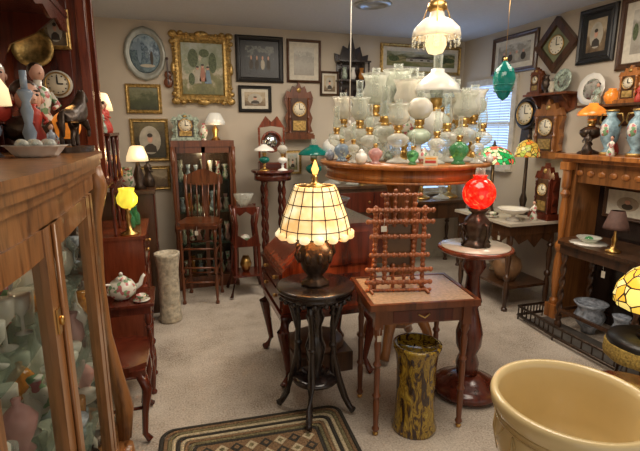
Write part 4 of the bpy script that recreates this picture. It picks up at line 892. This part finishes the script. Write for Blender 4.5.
# brass fender
q=B();pth=[(3.04,3.02,.12),(2.78,3.02,.12),(2.74,2.6,.12),(2.74,1.9,.12),(3.04,1.9,.12)]
q.tube(pth,.012,BRONZE,8);q.tube([(a,b_,.04) for a,b_,c_ in pth],.014,BRONZE,8)
for a_,b_ in zip(pth,pth[1:]):
    for k in range(8):
        t_=k/8;x=a_[0]*(1-t_)+b_[0]*t_;y=a_[1]*(1-t_)+b_[1]*t_;q.tube([(x,y,0 if k==0 else .04),(x,y,.12)],.006,BRONZE,6)
q.done('hearth_fender')
SLATE=plain('hearth_slate',(.09,.08,.07),.5,0,.4,10)
slab('hearth_board',2.80,1.94,0,3.06,2.98,.006,SLATE)
# stool + yellow lamp
q=B();q.lathe([(.001,.4),(.19,.4),(.2,.42),(.19,.45),(.14,.47),(.001,.475)],BLACK,seg=32)
q.lathe([(.201,.33),(.206,.36),(.204,.41),(.2,.42)],FRINGE,seg=48,sq=lambda a,z:1+.02*math.cos(40*a))
for k in range(3):
    a=k*2*pi/3+.5;q.tube([(.1*math.cos(a),.1*math.sin(a),.4),(.13*math.cos(a),.13*math.sin(a),.2),(.17*math.cos(a),.17*math.sin(a),.018)],.018,EBO,8)
q.done('fringed_round_stool',(2.50,1.72,0))
q=B();h=.42;q.lathe([(.08,0),(.085,.012),(.04,.03),(.025,.08),(.035,.14),(.018,.2),(.014,h-.04)],BRONZE,seg=20)
q.shell([(.21,h-.24),(.215,h-.2),(.2,h-.13),(.15,h-.06),(.08,h-.015),(.03,h)],TIFW,seg=28,th=.004,sq=lambda a,z:1+.015*math.cos(14*a));q.lathe([(.03,h),(.01,h+.02),(.012,h+.035),(.003,h+.05)],BRONZE,seg=14);q.done('yellow_leaded_glass_lamp',(2.49,1.68,.475))
q=B();q.lathe([(.17,.56),(.18,.57),(.18,.6),(.17,.61),(.001,.612)],MAH,seg=32);q.lathe([(.15,.48),(.15,.56)],MAH,seg=32);q.turn(0,0,.1,.48,.04,MAH)
for k in range(3):
    a=k*2*pi/3;q.tube([(.03*math.cos(a),.03*math.sin(a),.2),(.1*math.cos(a),.1*math.sin(a),.12),(.17*math.cos(a),.17*math.sin(a),.02)],.02,MAH,8)
q.done('mahogany_drum_table',(1.64,1.15,0))
# jardiniere
q=B()
q.lathe([(.1,.5),(.12,.51),(.15,.56),(.19,.66),(.205,.74),(.2,.8),(.205,.82),(.222,.845),(.225,.87),(.22,.885),(.205,.885),(.2,.86),(.19,.8),(.19,.7),(.15,.6),(.001,.58)],CREAM,seg=56)
q.lathe([(.13,0),(.14,.03),(.1,.08),(.08,.2),(.085,.4),(.12,.47),(.12,.5)],CREAM,seg=32)
for z in(.8,.82): q.tube([(.206*math.cos(k*pi/24),.206*math.sin(k*pi/24),z) for k in range(48)],.003,CREAM3,6,True)
for k in range(10):
    a=k*pi/5;q.tube([(.204*math.cos(a+d_),.204*math.sin(a+d_),z) for d_,z in[(0,.79),(.1,.75),(.2,.73),(.3,.75),(.4,.79)]],.003,CREAM3,6)
    q.tube([((r_)*math.cos(a),(r_)*math.sin(a),z) for r_,z in[(.203,.79),(.206,.74),(.19,.66)]],.0035,CREAM3,6)
q.done('cream_jardiniere_on_pedestal',(1.07,.92,0)).scale=(1,1,.955)
# ---------------------------------------------------------------- lights, world, camera
area('ceiling_light',(1.2,1.6,2.6),34,1.2);area('ceiling_light',(1.6,3.4,2.6),32,1.0);area('ceiling_light',(.2,3.6,2.6),11,.5);area('ceiling_light',(2.6,2.4,2.6),12,.6)
w=bpy.data.worlds.new('w');bpy.context.scene.world=w;w.use_nodes=True
w.node_tree.nodes['Background'].inputs[0].default_value=(1,.92,.82,1);w.node_tree.nodes['Background'].inputs[1].default_value=.75
c=bpy.data.cameras.new('camera');co=bpy.data.objects.new('camera',c);bpy.context.collection.objects.link(co);bpy.context.scene.camera=co
c.sensor_width=36;c.lens=36*460/640;c.clip_start=.02
co.location=(0,0,1.6);co.rotation_euler=(pi/2-math.atan(95.5/460),0,-math.radians(18))
bpy.context.scene.view_settings.view_transform='Standard'
